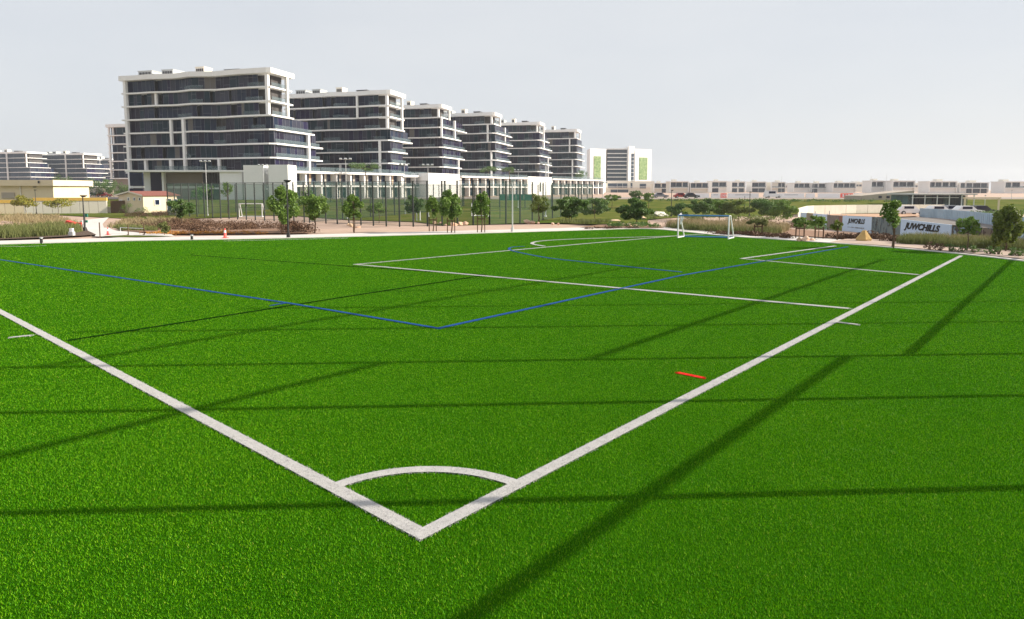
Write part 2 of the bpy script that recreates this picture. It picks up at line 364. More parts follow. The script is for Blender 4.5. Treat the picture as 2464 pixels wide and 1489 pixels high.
# ------------------------------------------------------------------ turf: markings and blades
C0 = flat(1015, 1287).xy; RD = (flat(2310, 617).xy - C0).normalized(); LD = (flat(0, 750).xy - C0).normalized()
def F(*ps): return [flat(*p).xy for p in ps]
arc = [C0 + RD * (1.06 * math.cos(t)) + LD * (1.13 * math.sin(t)) for t in np.linspace(0.03, math.pi / 2 - 0.03, 22)]
LINES = [
    ('touchline', [C0 - LD * .06, C0 + LD * 52], .125, 'wblade'),
    ('goal_line', [C0 - RD * .06, flat(2310, 617).xy + RD * .3], .125, 'wblade'),
    ('corner_arc', arc, .115, 'wblade'),
    ('penalty_area_line', F((2042, 743), (855, 636.5), (1400, 587.2), (1640, 566.5), (1700, 563)), .15, 'wblade'),
    ('goal_area_line', F((2209, 661.5), (1785, 622.5), (2010, 592)), .15, 'wblade'),
    ('penalty_arc', catmull(F((1310, 592.5), (1286, 588.5), (1281, 584.5), (1300, 580.3), (1350, 576.8), (1450, 573), (1560, 570), (1630, 567.8)), 5), .16, 'wblade'),
    ('distance_mark', F((2010, 775.5), (2064, 782)), .085, 'wblade'),
    ('distance_mark', F((25, 813), (73, 808)), .085, 'wblade'),
    ('far_touchline', F((538, 580), (640, 577.8), (838, 573)), .09, 'wblade'),
    ('far_touchline', F((0, 592.5), (60, 593.5), (110, 591)), .07, 'wblade'),
    ('blue_sideline', F((-40, 619), (0, 625), (330, 675), (700, 731), (1055, 791)), .08, 'bblade'),
    ('blue_goal_line', F((1055, 791), (1640, 663), (2040, 594)), .095, 'bblade'),
    ('blue_arc', catmull(F((1262, 593), (1236, 594.5), (1225, 598.5), (1240, 605.5), (1320, 621), (1420, 632), (1520, 643), (1640, 655)), 5), .105, 'bblade'),
    ('blue_tick', F((652, 736), (692, 729)), .06, 'bblade'),
    ('red_mark', F((1632, 898), (1692, 910.5)), .075, 'rblade'),
    ('turf_seam', F((165, 820), (760, 726), (1170, 662)), .10, 'seam'),
    ('turf_seam', F((1170, 662), (900, 645), (460, 614)), .09, 'seam'),
]
BMAX = 46.0; D0 = 7.0
def ring(n, d0, d1):
    th = RNG.uniform(math.radians(-53), math.radians(53), n)
    if d1 <= D0 + .01: d = np.sqrt(RNG.uniform(d0 * d0, d1 * d1, n))
    else: d = d0 * (d1 / d0) ** RNG.uniform(0, 1, n)
    return np.c_[d * np.sin(th), d * np.cos(th)]
DENS = 9500; TH = math.radians(106)
P = np.vstack([ring(int(DENS * .5 * TH * (D0 ** 2 - 2.0 ** 2)), 2.0, D0), ring(int(DENS * D0 ** 2 * TH * math.log(BMAX / D0)), D0, BMAX)])
near = np.hypot(P[:, 0], P[:, 1]) < 14; P = np.vstack([P[near], P[~near][inside(P[~near], TP)]])
# the density thins out evenly towards the far end instead of stopping
dist = np.hypot(P[:, 0], P[:, 1]); P = P[dist < BMAX]
def blades(P, h0, h1, w0, lean=.5):
    n = len(P); d = np.hypot(P[:, 0], P[:, 1]); sc = np.maximum(1.0, d / D0) ** .85
    a = RNG.uniform(0, 2 * math.pi, n); ph = RNG.uniform(0, 2 * math.pi, n)
    h = RNG.uniform(h0, h1, n); wv = w0 * RNG.uniform(.6, 1.3, n) * sc; ln = h * RNG.uniform(0.1, lean, n) * 1.6
    V = np.zeros((n, 3, 3)); dx, dy = np.cos(a) * wv / 2, np.sin(a) * wv / 2
    V[:, 0, 0] = P[:, 0] - dx; V[:, 0, 1] = P[:, 1] - dy; V[:, 1, 0] = P[:, 0] + dx; V[:, 1, 1] = P[:, 1] + dy
    V[:, 2, 0] = P[:, 0] + np.cos(ph) * ln; V[:, 2, 1] = P[:, 1] + np.sin(ph) * ln; V[:, 2, 2] = h
    return V
used = np.zeros(len(P), bool)
for name, Q, wd, mk in LINES:
    q = np.array([(p.x, p.y) for p in Q]); sel = np.zeros(len(P), bool)
    box = np.where((P > q.min(0) - .2).all(1) & (P < q.max(0) + .2).all(1) & ~used)[0]
    if len(box):
        jag = RNG.normal(0, .004, len(box))
        if name in ('touchline', 'goal_line'):
            ax_ = (Q[1] - Q[0]).normalized(); rel = P[box] - np.array(C0); al = rel @ np.array(ax_); ac = rel @ np.array((-ax_.y, ax_.x))
            sel[box] = (np.abs(ac) + jag < wd / 2) & (al + jag > -wd / 2) & (al < (Q[1] - C0).length)
        else: sel[box] = poly_dist(P[box], q) + jag < wd / 2
    used |= sel
    A, B = band(Q, -wd / 2, wd / 2); n = len(A)
    zb = 0.012 + 0.0005 * (LINES.index((name, Q, wd, mk)) % 7)
    quads = np.array([[(A[i].x, A[i].y, zb), (A[i + 1].x, A[i + 1].y, zb), (B[i + 1].x, B[i + 1].y, zb), (B[i].x, B[i].y, zb)] for i in range(n - 1)])
    if mk == 'seam': quads[:, :, 2] = 0.012
    o = np_mesh(name, quads, 4, M[mk], turf)
    if mk != 'seam' and sel.any():
        Pl = P[sel]
        Pl = np.vstack([Pl + RNG.normal(0, .006, Pl.shape) for _ in range(3)])
        stuff(np_mesh('yarn', blades(Pl, .014, .023, .006), 3, M[mk], o))
grass = stuff(np_mesh('grass_blades', blades(P[~used], .010, .021, .0046), 3, M['blade']), 'bright green artificial grass pile covering the football pitch', 'grass')

# ------------------------------------------------------------------ buildings
U = Vector((-0.962, 0.270, 0)).normalized(); V = Vector((0.270, 0.962, 0)).normalized()
UNIT = {}
def unit_box(m):
    if m.name not in UNIT:
        b = MB().box((0, 0, 0), (1, 1, 1)); me = bpy.data.meshes.new('pane_' + m.name); me.from_pydata(b.v, [], b.f); me.materials.append(m); UNIT[m.name] = me
    return UNIT[m.name]
def piece(name, m, c, size, X, parent):
    """one small box that shares its mesh with all alike pieces"""
    o = bpy.data.objects.new(name, unit_box(m)); COL.objects.link(o)
    o.rotation_euler = (0, 0, math.atan2(X.y, X.x)); o.scale = size; o.location = c
    attach(o, parent); return o
WAVES = [[(0, 0), (.18, .1), (.36, .9), (.50, -.35), (.62, .7), (.66, .7), (.80, 0), (.9, .35), (1, .2)],
         [(0, 0), (.15, 0), (.33, .8), (.55, -.2), (.7, .45), (1, 0)],
         [(0, 0), (.3, .5), (.6, -.3), (1, .3)]]
def wave(w, t, a):
    for (x0, y0), (x1, y1) in zip(w, w[1:]):
        if x0 <= t <= x1: return a * (y0 + (y1 - y0) * (t - x0) / (x1 - x0))
    return 0
def apartment(cpx, D, L, Vtop, Vlow, ntop, seed, pw, label, floors=7, z0=6.9, fh=3.5, cols=(), wv=0, ext=0.0, single=True, roofkit=True, ground=True, Uv=None, Vv=None, glassm=None, side=True):
    R = random.Random(seed); Ux, Vx = Uv or U, Vv or V
    c = at(cpx, 455, D); c.z = gz1(c.x, c.y)
    root = thing('apartment_block', c, label, 'building', 'white banded apartment blocks')
    W = WAVES[wv]; ztop = z0 + floors * fh
    def q(u, v, z=0): return Vector((c.x, c.y, 0)) + Ux * u + Vx * v + Vector((0, 0, z))
    stp = [R.choice((-2.5, 0, 1.5, 3.5)) if Vlow > 12 else 0 for _ in range(floors)]      # terraces step in and out at the sunny end
    def depth(k): return Vtop if k >= floors - ntop else Vlow + stp[k]
    def ex(k): return 0.0 if k >= floors - ntop else ext
    us = sorted(set([x for x, _ in W]))
    def outline(k, over, vb=None):
        a = (0.9 + .7 * R.random()) if 0 < k < floors else 1.2
        e = ex(min(k, floors - 1)) if k < floors else 0
        pts = [q(-over - e, -over * .6 + (0 if e == 0 else .8))]
        for t in us: pts.append(q(max(t * L, 0.01), -over + wave(W, t, a)))
        pts.append(q(L + over * .5, -over + .2)); dv = depth(min(k, floors - 1)) + over
        pts.append(q(L + over * .5, dv + 6)); pts.append(q(-over - e * 1.1, dv))
        return [(p.x, p.y) for p in pts], a
    # dim rooms behind the glass
    for nm, k0, k1 in (('core', 0, floors - ntop), ('core', floors - ntop, floors)):
        dd = Vtop if k0 else Vlow - 2.5; e = ex(k0)
        MB().prism([tuple(q(1.2 - e, 2.4).xy), tuple(q(L - .6, 2.4).xy), tuple(q(L - .6, dd + 4).xy), tuple(q(1.2 - e, dd - 1.2).xy)], (z0 if k0 else 0.0) + k0 * fh + .02, z0 + k1 * fh - .02).build(nm, M['interior'], root)
    amps = []
    for k in range(floors + 1):
        zc = z0 + k * fh
        if k < floors:
            P, a = outline(k, .62 + .25 * R.random()); amps.append(a)
            MB().prism(P, zc - .19, zc + .19).build('floor_slab', M['white'], root)
        else:
            P, a = outline(k, 1.1); MB().prism(P, zc - .2, zc + 1.05).build('roof_parapet', M['white'], root)
    for k in range(floors):
        zc = z0 + k * fh + fh / 2; hh = fh - .38; fr = MB(); op = k >= floors - ntop and side
        u = 3.6 if op else (0.0 - ex(k)); ue = L - .5; base = R.random()
        if not single:
            pts = [q(u + (ue - u) * t, .55 + wave(W, t, amps[k])) for t in (0, .25, .5, .75, 1)]
            for a_, b_ in zip(pts, pts[1:]):
                d = b_ - a_; X = d.normalized(); Y = Vector((-X.y, X.x, 0))
                piece('window', glassm or R.choice(PANES[:4]), (a_ + b_) / 2 + Vector((0, 0, zc)), (d.length - .1, .1, hh), X, root)
                fr.box(a_ + Vector((0, 0, zc)), (.16, .16, hh), X, Y)
        else:
            while u < ue - .2:
                wd = min(pw * (1.0 if R.random() < .7 else (.6 if R.random() < .6 else 1.5)), ue - u)
                t = max(0, min(1, (u + wd / 2) / L)); a_ = q(u, .5 + wave(W, max(0, min(1, u / L)), amps[k])); b_ = q(u + wd, .5 + wave(W, max(0, min(1, (u + wd) / L)), amps[k]))
                rec = 1.0 if R.random() < .10 else 0.0
                d = b_ - a_; X = d.normalized(); Y = Vector((-X.y, X.x, 0))
                if R.random() < .28: base = R.random()
                m = PANES[min(5, int((base * .72 + R.random() * .28) * 6))] if k > 2 else PANES[min(5, int((base * .6 + R.random() * .4) * 6))]
                ctr = (a_ + b_) / 2 + Vx * rec + Vector((0, 0, zc)); m = BLIND if R.random() < .035 else m
                piece('pane', m, ctr, (d.length - .07, .06, hh), X, root)
                fr.box(a_ + Vector((0, 0, zc)), (.055, .12, hh), X, Y)
                if R.random() < .3: fr.box(ctr - Vx * .03 + Vector((0, 0, -.55 + R.choice((0, 1.4)))), (d.length, .1, .06), X, Y)
                u += wd
        if side:                                          # glazing on the sunny end
            v0 = 3.0 if op else .8; v1 = depth(k) - .8; v = v0; e0 = ex(k)
            while v < v1 - .2:
                wd = min(pw * (1.3 if R.random() < .7 else .8), v1 - v); uu = (3.2 if op else .35 - e0)
                a_ = q(uu, v); b_ = q(uu, v + wd); X = (b_ - a_).normalized(); Y = Vector((-X.y, X.x, 0)); ctr = (a_ + b_) / 2 + Vector((0, 0, zc))
                piece('pane', PANES[R.choice((1, 2, 4, 4, 5))], ctr, (wd - .07, .06, hh), X, root)
                fr.box(a_ + Vector((0, 0, zc)), (.08, .16, hh), X, Y); v += wd
        stuff(fr.build('window_frame', M['mull'], root))
        # glass balustrades along the slab edge
        if single:
            zb = z0 + k * fh + .19 + .52; u = R.uniform(0, 4)
            for _ in range(2 if D < 250 else 1):
                ln = R.uniform(3, 6)
                if u + ln > L: break
                pts = [q(u + ln * i / 2, -.38 + wave(W, (u + ln * i / 2) / L, amps[k])) for i in (0, 1, 2)]
                for a_, b_ in zip(pts, pts[1:]):
                    X = (b_ - a_).normalized(); piece('balustrade', BAL, (a_ + b_) / 2 + Vector((0, 0, zb)), ((b_ - a_).length - .05, .04, 1.04), X, root)
                u += ln + R.uniform(6, 16)
            if side:
                e0 = ex(k); a_, b_ = q(-.45 - e0, .4), q(-.45 - e0, depth(k) - .3); X = (b_ - a_).normalized()
                piece('balustrade', BAL, (a_ + b_) / 2 + Vector((0, 0, zb)), ((b_ - a_).length, .04, 1.04), X, root)
    # white columns: (u, v, first floor, last floor, width)
    for (u, v, k0, k1, wd) in cols:
        wd *= .8; v += .2; za = (z0 + k0 * fh - .1) if k0 >= 0 else 0.0; zb = z0 + k1 * fh - .1
        p = q(u, v); MB().box((p.x, p.y, (za + zb) / 2), (wd, wd, zb - za), Ux, Vx).build('column', M['white'], root)
    if ground:
        MB().prism([tuple(q(0.6, .8).xy), tuple(q(L, .8).xy), tuple(q(L, Vlow).xy), tuple(q(.6, Vlow).xy)], 0, z0 - .24).build('ground_storey', M['taupe'], root)
    if roofkit:
        zr = ztop + 1.05
        for i, (fu, fv, su, sv, hz, kind) in enumerate(((.88, 4, .10 * L, 4, 1.5, 'unit'), (.74, 5, .08 * L, 4, 1.7, 'unit'), (.52, 5, .06 * L, 3, 2.0, 'offwhite'), (.30, 5, .10 * L, 3, .9, 'louvre'))):
            p = q(fu * L, fv)
            o = MB().box((p.x, p.y, zr + hz / 2), (su, sv, hz), Ux, Vx).box((p.x, p.y, zr + hz + .06), (su + .3, sv + .3, .12), Ux, Vx).build('rooftop_unit', M[kind], root)
            lv = MB()
            for j in range(4): lv.box(p - Vx * (sv / 2 + .03) + Ux * ((j - 1.5) * su / 4.6) + Vector((0, 0, zr + hz * .5)), (su / 6, .06, hz * .6), Ux, Vx)
            lv.build('louvre', M['louvre'], o)
    return root, q, c
b1, q1, c1 = apartment(656, 164, 45.2, 8, 17, 3, 11, 1.45, 'nearest and largest white banded apartment block with long dark glass front', wv=0, ext=0.6,
    cols=[(.3, -.5, 4, 7, 1.0), (-.6, 6.2, 4, 7, .9), (44.4, -.3, -1, 7, 1.0), (26, -.5, 1, 4, .9), (26, -.5, 0, 1, .9), (30.6, .2, 2, 4, .8), (31, .1, 0, 1, 1.0), (39.2, 0, 0, 1, .9), (35, .2, 5, 6, .7), (16, .2, 0, 1, .8), (-1.1, 14.5, 0, 3, .9)])
apartment(938, 200, 36, 9, 13, 3, 23, 1.6, 'second apartment block behind the largest one, with terrace planting at its foot', wv=1, ext=0.3,
    cols=[(.3, -.5, 4, 7, .9), (-.8, 7.5, 4, 7, .8), (10.5, -.3, 5, 7, .7), (3, -.5, 0, 3, .8), (17, 0, 0, 1, .7)])
apartment(1060, 233, 26, 8, 20, 1, 37, 1.75, 'third apartment block in the row, stepping out to the right', wv=2, ext=0.6,
    cols=[(.4, -.5, 6, 7, .8), (-1, 6.5, 6, 7, .8), (-.6, -.2, 4, 6, .8), (-1.2, 15, 0, 2, .8), (-1.3, 11, 4, 6, .9), (14, 0, 0, 1, .8)])
apartment(1186, 257, 26, 8, 20, 1, 41, 1.8, 'fourth apartment block in the row, ahead of the slim fifth', wv=1, ext=0.8,
    cols=[(.4, -.5, 6, 7, .8), (-1, 6.5, 6, 7, .8), (2, -.4, 4, 6, .8), (-.8, 14, 4, 6, .8), (.6, -.4, 0, 3, .8)])
apartment(1294, 293, 24, 8, 20, 1, 53, 2.0, 'fifth apartment block in the row, second from its far end', wv=2, ext=.6,
    cols=[(.4, -.5, 6, 7, .8), (-1, 6.5, 6, 7, .8), (-.7, 7, 4, 6, 1.5), (-1, 16, 0, 3, .8)])
apartment(1384, 328, 24, 9, 16, 1, 67, 2.2, 'farthest apartment block of the row, beside the green panelled towers', wv=1, ext=.6,
    cols=[(.4, -.5, 6, 7, .8), (-1, 6.5, 6, 7, .8), (3, -.4, 4, 6, .8), (1.5, -.4, 0, 3, .8)])
apartment(330, 266, 13, 10, 14, 1, 71, 3, 'apartment block half hidden behind the left end of the largest', floors=6, wv=2, single=False, roofkit=False, side=False, cols=[(12.6, -.3, 0, 6, .8), (11, .2, 4, 6, .7)])
for (cpx, D, L, sd, lab) in ((70, 480, 48, 81, 'hazy apartment block at the left picture edge above the beige building'), (206, 500, 44, 83, 'hazy apartment block between the other two far ones on the left'), (270, 560, 28, 87, 'hazy apartment block half hidden by the nearer left block')):
    apartment(cpx, D, L, 14, 18, 2, sd, 3, lab, wv=0, single=False, z0=4.5 if sd != 87 else 3, glassm=FARGL, side=True, ext=1.5, cols=[(.3, -.5, 4, 7, .9), (L * .4, -.6, 0, 7, .9), (L * .8, -.6, 2, 5, .9)])

# podium and ground floors of the largest block
X0 = Vector((1, 0, 0)); Y0 = Vector((0, 1, 0))
pod = thing('podium', (c1.x, c1.y, 0), 'white podium walls with two blank upright slabs in front of largest block', 'building')
def podbox(pxa, pxb, D, ya, yb, th, m, name, dz=0):
    a = at(pxa, ya, D); b = at(pxb, yb, D); zt, zb = a.z, max(b.z, gz1(a.x, D) - .2) if b.z < 1.0 else b.z
    return MB().box(((a.x + b.x) / 2, D + th / 2, (zt + zb) / 2), (b.x - a.x, th, zt - zb)).build(name, m, pod)
podbox(585, 637, 151, 397, 487, 5, M['white'], 'blank_wall')
podbox(645, 695, 150, 396, 487, 6, M['white'], 'blank_wall')
podbox(637.5, 644.5, 153, 398, 487, 3, M['taupe'], 'recessed_wall')
podbox(639, 645, 151.5, 413, 418, 1, M['white'], 'lintel'); podbox(639, 645, 151.5, 452, 457, 1, M['white'], 'lintel')
podbox(528, 584.5, 153, 413, 487, 3, M['white'], 'wall')
podbox(487, 528, 156, 415, 480, 1, M['interior'], 'glazing')
for i in range(6): podbox(488 + i * 7, 489.2 + i * 7, 155.6, 415, 450, .3, M['mull'], 'mullion')
podbox(490, 528, 155, 451, 455, 1, M['white'], 'floor_edge')
podbox(396, 487, 158, 412, 447, 1, M['taupe'], 'cladding_panel')
podbox(396, 487, 157.5, 447.5, 453, 1, M['white'], 'floor_edge')
podbox(345, 372, 158, 410, 480, 1.2, M['white'], 'wall')
podbox(361, 390, 156.9, 413, 480, .6, PANES[2], 'window')
podbox(388, 396, 155.5, 410, 480, 1.2, M['white'], 'column')
podbox(311, 343, 159, 413, 447, .5, PANES[1], 'window'); podbox(311, 343, 158.5, 448, 452, 1, M['white'], 'floor_edge'); podbox(311, 343, 159, 453, 478, .5, PANES[0], 'window')
podbox(300, 585, 152.5, 409, 413.2, 6, M['white'], 'roof_edge')
for a, b in ((430, 455), (456, 478), (479, 487), (500, 526), (527, 545), (372, 395), (398, 428)): podbox(a, b, 152.8, 399, 408.8, .06, BAL, 'balustrade')

def townhouses(P, zt, label, seed, n, wall=None, back=True):
    R = random.Random(seed); a, b = P; d = b - a; Ln = d.length; X = d.normalized(); Y = Vector((-X.y, X.x, 0))
    if Y.y < 0: Y = -Y
    root = thing('townhouse_row', (a.x, a.y, 0), label, 'building', 'two storey townhouse rows on the podium')
    def p(s, y, z): return a + X * s + Y * y + Vector((0, 0, z))
    if wall:
        MB().box(p(Ln / 2, 3, zt / 2), (Ln, 6, zt), X, Y).build('blank_wall', M['white'], root)
        MB().box(p(Ln * .5, -.1, zt * .45), (Ln * .04, .3, zt * .5), X, Y).build('slot_window', M['interior'], root)
        MB().box(p(Ln * .5, .0, zt * .8), (Ln * .92, .16, .1), X, Y).build('groove', M['beige'], root); return root
    MB().box(p(Ln / 2, 5.5, zt / 2 - .1), (Ln, 8, zt - .4), X, Y).build('wall', M['offwhite'], root)
    MB().box(p(Ln / 2, 4, zt - .25), (Ln + .5, 9.6, .55), X, Y).build('roof_slab', M['white'], root)
    MB().box(p(Ln / 2, .9, zt * .47), (Ln, 2.0, .4), X, Y).build('floor_slab', M['white'], root)
    u = Ln / n
    for i in range(n + 1): MB().box(p(min(max(i * u, .2), Ln - .2), .85, zt / 2 - .3), (.45, 1.9, zt - .62), X, Y).build('party_wall', M['white'], root)
    for i in range(n):
        for fl, (zc, hz) in enumerate(((zt * .235, zt * .40), (zt * .73, zt * .40))):
            for fx in (.26, .70):
                wd = u * R.uniform(.22, .34); m = R.choice(PANES[:5])
                wo = piece('window', m, p((i + fx) * u, 1.44, zc), (wd, .12, hz), X, root)
                fr = MB()
                for s_ in (-1, 1): fr.box(p((i + fx) * u + s_ * wd / 2, 1.40, zc), (.1, .2, hz), X, Y)
                fr.box(p((i + fx) * u, 1.40, zc + hz * .12), (wd, .16, .07), X, Y); stuff(fr.build('window_frame', M['mull'], root))
            if fl and R.random() < .75: piece('curtain_panel', M['peach'] if R.random() < .5 else M['beige'], p((i + .48) * u, 1.44, zc), (u * .12, .1, hz), X, root)
        piece('balustrade', BAL, p((i + .5) * u, -.02, zt * .47 + .75), (u - .6, .04, 1.05), X, root)
        piece('balustrade', BAL, p((i + .5) * u, .2, zt + .6), (u - .2, .04, 1.1), X, root)
    return root
def gp(px, D): v = at(px, 455, D); v.z = 0; return v
townhouses((gp(697, 160), gp(968, 192)), 7.0, 'sunlit townhouse row right of the two blank white slabs', 3, 8)
townhouses((gp(1030, 196), gp(1106, 213)), 7.4, 'blank white gable block between the first two townhouse rows', 4, 3, wall=True)
townhouses((gp(968.5, 192.5), gp(1029, 200)), 6.6, 'short townhouse row between first long row and the blank gable', 8, 2)
townhouses((gp(1108, 220), gp(1270, 262)), 7.0, 'second long townhouse row, behind the caged pitch corner', 5, 9)
townhouses((gp(1271, 262), gp(1327, 278)), 7.6, 'blank white gable block far along the townhouse rows', 6, 3, wall=True)
townhouses((gp(1328, 280), gp(1452, 322)), 7.0, 'farthest townhouse row, ending below the green panelled tower', 7, 9)

# towers with green panels
def tower(pxa, pxb, D, ytop, label, panel, glz=None, core=None):
    a, b = gp(pxa, D), gp(pxb, D); zt = at(pxa, ytop, D).z
    root = thing('office_tower', ((a.x + b.x) / 2, D, 0), label, 'building')
    sl = .62; TX = Vector((1, sl, 0)).normalized(); TY = Vector((-TX.y, TX.x, 0)); wd = b.x - a.x      # the front is turned towards the sun
    MB().prism([(a.x, D), (b.x, D + wd * sl), (b.x, D + wd * sl + 16), (a.x, D + 20)], 0, zt).build('wall', M['white'], root)
    pa, pb = at(panel[0], panel[2], D), at(panel[1], panel[3], D); pm = (pa + pb) / 2
    MB().box(Vector((pm.x, D + (pm.x - a.x) * sl, pm.z)) - TY * .15, ((pb.x - pa.x) / TX.x, .4, pa.z - pb.z), TX, TY).build('green_panel', MATS['leafwall'], root)
    if glz:
        ga, gb = gp(glz[0], D), gp(glz[1], D); zg = at(glz[0], glz[2], D).z
        MB().box(((ga.x + gb.x) / 2, D + 12, zg / 2), (gb.x - ga.x, 16, zg)).build('core', M['interior'], root)
        nfl = 9
        for k in range(nfl):
            z = 6 + (zg - 6) * k / nfl; hz = (zg - 6) / nfl
            for j in range(3): piece('window', FARGL, Vector((ga.x + (gb.x - ga.x) * (j + .5) / 3, D + 3.9, z + hz * .55)), ((gb.x - ga.x) / 3 - .3, .2, hz * .75), X0, root)
            MB().box(((ga.x + gb.x) / 2, D + 3.4, z), (gb.x - ga.x, 1.6, hz * .2)).build('floor_slab', M['white'], root)
        MB().box(((ga.x + gb.x) / 2, D + 9, zg + .4), (gb.x - ga.x, 14, .8)).build('roof_slab', M['white'], root)
    if core:
        ca, cb = at(core[0], core[2], D), at(core[1], core[2], D)
        MB().prism([(ca.x, D - 4), (cb.x, D - 4 + (cb.x - ca.x) * .62), (cb.x, D + 18), (ca.x, D + 18)], 0, ca.z).build('stair_core', M['white'], root)
        for k in range(8): piece('window', FARGL, Vector((at(1521, 400, D).x, D - 4.1 + (at(1521, 400, D).x - ca.x) * .62, 8 + k * (ca.z - 12) / 8)), (2.6, .4, 2.6), Vector((.85, .527, 0)), root)
    return root
lw = mat('leafwall', (0.045, 0.14, 0.02), 0.8, col2=(0.34, 0.44, 0.20), scale=0.8)
tower(1419, 1461, 480, 357, 'white tower with tall green panel directly beside the apartment row', (1430, 1447, 375, 435))
tower(1527, 1572, 520, 358, 'white tower with tall green panel and glazed wing on its left', (1540, 1561, 378, 432), glz=(1462, 1511, 359), core=(1511, 1526.5, 352))
base = thing('tower_base', (gp(1515, 500).x, 500, 0), 'low cream base with dark window strips below the green panelled tower', 'building')
a, b = gp(1455, 496), gp(1575, 496)
MB().box(((a.x + b.x) / 2, 503, 4.3), (b.x - a.x, 12, 8.6)).build('wall', M['offwhite'], base)
for (pa, pb, ya, yb) in ((1463, 1485, 441, 452), (1486, 1498, 441, 452), (1499, 1510, 441, 452), (1470, 1486, 456, 464), (1487, 1512, 456, 464), (1540, 1555, 442, 453), (1518, 1522, 440, 452)):
    pa_, pb_ = at(pa, ya, 496), at(pb, yb, 496); piece('window', FARGL, Vector(((pa_.x + pb_.x) / 2, 496.9, (pa_.z + pb_.z) / 2)), (pb_.x - pa_.x, .3, pa_.z - pb_.z), X0, base)
MB().box(((a.x + b.x) / 2, 495.2, 4.2), (b.x - a.x, 1.6, .4)).build('canopy', M['white'], base)

# far villas
VIL = [(1571, 1608, 470, 'offwhite', 'tan roofed villa right beside the green panelled tower'), (1609, 1656, 440, 'offwhite', 'cream villa with wide dark window, second from the tower'),
       (1657, 1704, 440, 'offwhite', 'cream villa with blank right gable, third from the tower'), (1709, 1748, 480, 'white', 'small pale villa just right of the blank gabled one'),
       (1757, 1792, 500, 'white', 'pale villa with square window box, fifth from the tower'), (1805, 1842, 500, 'white', 'white villa with square window box, sixth from the tower'),
       (1853, 1889, 500, 'offwhite', 'pale villa with dull pink centre, seventh from the tower'), (1906, 1948, 480, 'white', 'white villa with reddish stair fin above the red hoarding'),
       (1949, 1986, 480, 'white', 'grey villa with window strip right of the stair fin'), (1999, 2058, 470, 'white', 'shaded villa with dark windows left of the tall lamp masts'),
       (2091, 2140, 450, 'white', 'shaded villa under the tall lamp masts'), (2142, 2199, 440, 'white', 'shaded villa with slim fins left of the glass pavilion roof'),
       (2229, 2300, 420, 'white', 'broad shaded villa behind the glass pavilion'), (2302, 2376, 420, 'white', 'broad shaded villa right of the pavilion roof'), (2410, 2475, 400, 'white', 'shaded villa cut off by the right picture edge')]
for i, (pa, pb, D, mk, lab) in enumerate(VIL):
    R = random.Random(100 + i); a, b = gp(pa, D), gp(pb, D); a = a.lerp(b, .04); wd = b.x - a.x; cx_ = (a.x + b.x) / 2; h = 7.7 + R.uniform(-.9, .8)
    root = thing('villa', (cx_, D, 0), lab, 'house', 'far flat roofed villas')
    MB().box((cx_, D + 5, h / 2 - .2), (wd, 10, h - .4)).build('wall', M[mk], root)
    MB().box((cx_, D + 4.6, h - .15), (wd + .8, 11.5, .5)).build('roof', M['white'], root)
    MB().box((cx_ + R.uniform(-.25, .2) * wd, D + 6, h + .7), (wd * .22, 4, 1.3)).build('stair_tower', M['offwhite'], root)
    MB().box((cx_, D - .6, h * .44), (wd * .96, 1.8, .35)).build('balcony', M['white'], root); piece('balustrade', BAL, Vector((cx_, D - 1.5, h * .44 + .7)), (wd * .94, .08, 1.0), X0, root)
    n = max(2, int(wd / 4))
    for k in range(n):
        if R.random() < .12: continue
        x = a.x + wd * (k + .5) / n; sz = (wd / n * R.uniform(.72, .96), .2, 3.0)
        for z in ((h * .71, h * .2) if R.random() < .35 else (h * .71,)):
            wo = piece('window', R.choice((FARGL, PANES[1], PANES[0])), Vector((x, D - .05, z)), sz, X0, root)
        fr = MB()
        for s_ in (-.5, 0, .5): fr.box((x + s_ * sz[0], D - .12, h * .74), (.14, .16, 2.3))
        stuff(fr.build('window_frame', M['mull'], root))
    for s_ in (-.48, .48): MB().box((cx_ + s_ * wd, D - .5, h / 2), (.5, 1.9, h - .6)).build('fin', M['white'], root)
# a second line of roofs far behind closes the horizon
for i, px in enumerate(range(1600, 2480, 150)):
    R = random.Random(300 + i); D = 700 + R.uniform(-40, 60); a = gp(px + R.uniform(-9, 9), D); wd = R.uniform(14, 24); h = R.uniform(7.5, 9.5)
    root = thing('distant_house', (a.x, D, 0), ('first', 'second', 'third', 'fourth', 'fifth', 'sixth', 'seventh', 'eighth', 'ninth', 'tenth')[i] + ' hazy roof from the left showing between and above the villas', 'house', 'distant roofs on the horizon')
    MB().box((a.x, D + 5, h / 2), (wd, 10, h)).build('wall', M['offwhite'], root); MB().box((a.x + 2, D + 5, h + .6), (wd * .4, 6, 1.2)).build('stair_tower', M['white'], root)
    for s_ in (-.25, .1, .3): piece('window', FARGL, Vector((a.x + s_ * wd, D - .1, h * .66)), (2.5, .3, 1.8), X0, root)
for i, px in enumerate((-20, 30, 120, 180, 240)):
    D = 640; a = gp(px, D); root = thing('distant_house', (a.x, D, 0), ('first', 'second', 'third', 'fourth', 'fifth', 'sixth', 'seventh', 'eighth', 'ninth', 'tenth')[i] + ' low hazy house from the left behind the far apartment blocks', 'house', 'distant low houses on the left')
    MB().box((a.x, D + 5, 5), (24, 10, 10)).build('wall', M['offwhite'], root); piece('window', FARGL, Vector((a.x, D - .1, 6)), (14, .3, 2), X0, root)

